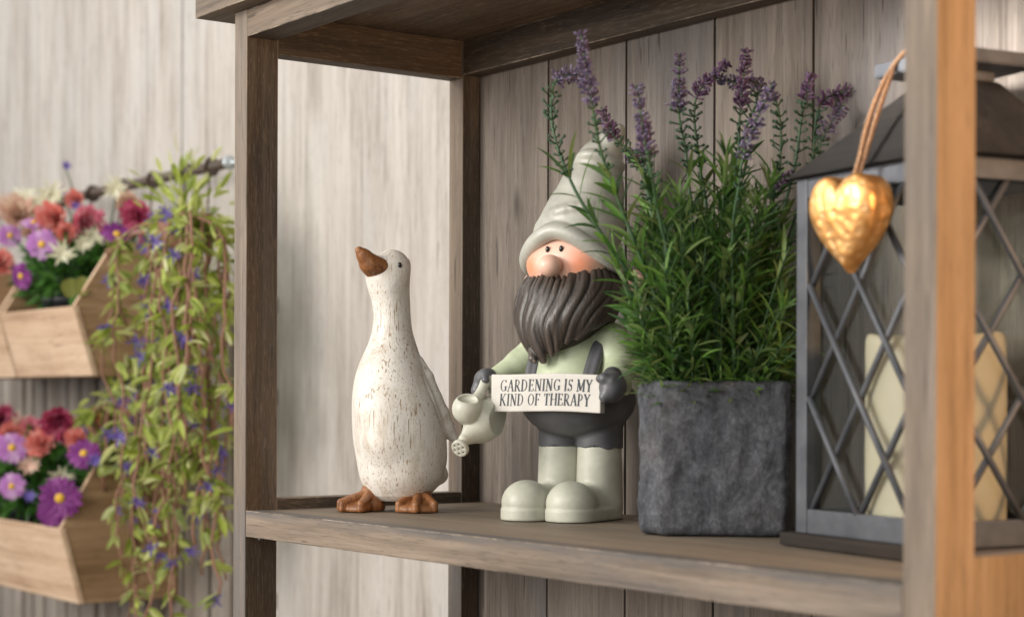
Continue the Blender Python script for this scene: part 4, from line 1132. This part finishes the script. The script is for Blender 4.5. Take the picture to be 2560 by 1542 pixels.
FT, FO = flower_plant('potted_flowers', 'coral, pink and cream blooms over black pots in the upper wooden planter', tuple(base1), [
    bl('p', 135, 545, .49, 48, m_coral), bl('p', 210, 555, .52, 50, m_pink), bl('s', 95, 520, .50, 52, m_white), bl('p', 45, 540, .46, 52, m_blush),
    bl('s', 130, 490, .52, 45, m_white), bl('d', 105, 612, .44, 42, m_lilac, (.85, -.5, .1)), bl('s', 155, 635, .43, 36, m_white), bl('d', 55, 690, .42, 36, m_viol, (.2, -.5, -.1)),
    bl('p', 0, 660, .42, 40, m_coral), bl('d', 85, 560, .45, 36, m_lilac, (.4, -.2, .9)), bl('p', 250, 585, .56, 36, m_pink), bl('s', 230, 590, .50, 30, m_white), bl('s', 10, 520, .55, 50, m_blush), bl('s', 60, 500, .56, 46, m_white), bl('p', 80, 585, .48, 30, m_blush), bl('p', 165, 580, .48, 30, m_coral), bl('s', 205, 610, .46, 26, m_white), bl('d', 25, 590, .45, 34, m_lilac)],
    ((base1[0] - .02, .52, .40), (.16, .07, .075)), 700)
for x_, y_, w_ in ((175, 745, .040), (205, 740, .034)):
    ribbon_leaves([(np.array(wp(x_, y_, .435)) - FO, np.array([-.6, 0.25, .55]), .070, w_, np.array([.5, -.2, -.5]), toC)], 'broad_leaf', m_olive, FT)
base1b = wp(255, 750, .60); base1b[2] = .262
flower_plant('potted_flowers', 'crimson pompon and magenta daisy at the right end of the upper planter', tuple(base1b), [
    bl('p', 345, 540, .57, 44, m_crim), bl('p', 375, 600, .6, 30, m_pink), bl('p', 190, 500, .57, 30, m_coral), bl('p', 320, 510, .60, 34, m_blush), bl('d', 292, 588, .52, 40, m_viol, (.8, -.2, .6)), bl('s', 290, 470, .55, 34, m_white), bl('d', 395, 565, .6, 30, m_lilac, (.2, -.4, .5)),
    bl('s', 165, 415, .55, 14, m_blue), bl('s', 150, 480, .55, 14, m_blue), bl('s', 190, 515, .55, 14, m_blue)],
    ((base1b[0] + .03, .60, .42), (.13, .05, .055)), 200)
base2 = wp(60, 1330, .50); base2[2] = -.205
flower_plant('potted_flowers', 'crimson, coral and lilac blooms with purple daisies in the lower wooden planter', tuple(base2), [
    bl('p', 145, 1050, .50, 52, m_crim), bl('p', 75, 1075, .52, 36, m_pink), bl('p', 195, 1100, .52, 34, m_coral), bl('p', 60, 1140, .47, 26, m_pink), bl('p', 20, 1090, .46, 45, m_coral), bl('p', 105, 1110, .47, 42, m_coral), bl('p', 0, 1050, .5, 44, m_crim), bl('d', 30, 1120, .44, 46, m_lilac, (.9, -.3, .4)),
    bl('d', 30, 1215, .425, 36, m_lilac, (.85, -.55, .05)), bl('d', 150, 1245, .42, 54, m_viol, (.88, -.48, .1)), bl('d', 130, 1280, .42, 40, m_viol, (.7, -.6, -.1)), bl('d', 210, 1135, .47, 44, m_viol, (.6, -.4, .5)),
    bl('s', 50, 1060, .5, 40, m_blush), bl('s', 150, 1190, .45, 34, m_white), bl('s', 70, 1165, .44, 32, m_blush), bl('s', 238, 1150, .46, 20, m_blue), bl('s', 75, 1240, .43, 18, m_blue)],
    ((base2[0] + .01, .51, -.06), (.17, .06, .085)), 700)
base2b = wp(270, 1290, .60); base2b[2] = -.205
flower_plant('potted_flowers', 'salmon blooms half hidden by trailing leaves in the lower planter', tuple(base2b), [
    bl('p', 240, 1060, .56, 40, m_coral), bl('p', 275, 1070, .58, 36, m_blush)],
    ((base2b[0] + .02, .60, -.03), (.12, .05, .06)), 160)
# broad olive leaves
# ------------------------------------------------------------------ trailing plants
m_trail = leaf_mat('trailing_leaf', [(.26, .33, .045), (.42, .51, .08), (.56, .63, .18), (.17, .24, .04), (.72, .72, .40), (.42, .50, .10), (.60, .62, .24)], .4)
m_vine = NT('vine').done((.25, .125, .08), .7)
def trailing(label, crown, spread, strands, seed, basket=True):
    rg = np.random.default_rng(seed); O = np.array(crown, float)
    t = thing('trailing_plant', label, 'trailing plant', tuple(crown)); leaves = []; vm = MB(); fl = []
    for s in range(strands):
        ax = .74 - 1.74 * rg.random() ** 1.45; e = np.array([ax * spread[0] + rg.normal() * .02, rg.uniform(-.07, .05), 0]); Ln = spread[1] * rg.uniform(.35, 1.0) * (1 - .35 * max(0, -ax))
        p = np.array([rg.normal() * .03, rg.normal() * .03, rg.uniform(-.02, .02)]); mid = e + np.array([0, 0, rg.uniform(.01, .07)])
        P = [Vector(q) for q in bez(p, mid * .8, e + np.array([0, 0, -.04]), 5)]; z = P[-1].z; x_, y_ = P[-1].x, P[-1].y
        while z > -Ln:
            z -= .03; x_ += rg.normal() * .007; y_ += rg.normal() * .006; P.append(Vector((x_, y_, z)))
        vm.tube(P, .0027, 6)
        for i in range(1, len(P)):
            for q in range(2):
                if rg.random() < .42:
                    c_ = P[i - 1].lerp(P[i], rg.random()); out = np.array([rg.normal(), rg.normal(), rg.uniform(-.9, .5)])
                    for r_ in range(rg.integers(2, 5)):
                        leaves.append((np.array(c_), out + rg.normal(size=3) * .35, rg.uniform(.030, .054), rg.uniform(.009, .014), np.array([0, 0, -.7]), rg.normal(size=3)))
            if rg.random() < .075: fl.append(np.array(P[i]) + np.array([rg.normal() * .012, -abs(rg.normal()) * .012 - .008, 0]))
    for i in range(115):
        u = rg.normal(size=3) * np.array([.036, .036, .038]); leaves.append((u + np.array([.0, 0, .035]), u * 8 + np.array([0, 0, .6]) + rg.normal(size=3) * .3, rg.uniform(.024, .045), .010, np.array([0, 0, -.5]), rg.normal(size=3)))
    vm.build('vines', m_vine, t); ribbon_leaves(leaves, 'foliage', m_trail, t)
    for c_ in fl[:60]:
        spray(c_ + O, toC + np.array([0, 0, -.5]) + rv() * .3, 0.024, m_blue, t, O, 7, 'violet_bloom')
    if basket:
        V = []; Fc = []; n = 24
        for j in range(7):
            a = math.pi / 2 * j / 6; r = .052 * math.sin(a) + .001; z_ = -.055 * math.cos(a)
            for k in range(n): V.append((r * math.cos(2 * math.pi * k / n), r * math.sin(2 * math.pi * k / n), z_))
        for j in range(6):
            for k in range(n): Fc.append((j * n + k, j * n + (k + 1) % n, (j + 1) * n + (k + 1) % n, (j + 1) * n + k))
        pymesh('basket', V, Fc, m_vine, t)
c1 = wp(462, 560, .50)
trailing('yellow-green trailing plant with violet blooms tumbling down from beneath the rod', tuple(c1), (.215, .80), 40, 5)
c2 = wp(345, 1000, .56)
trailing('thinner yellow-green trailing plant hanging in front of the lower planter end', tuple(c2), (.235, .5), 30, 9)
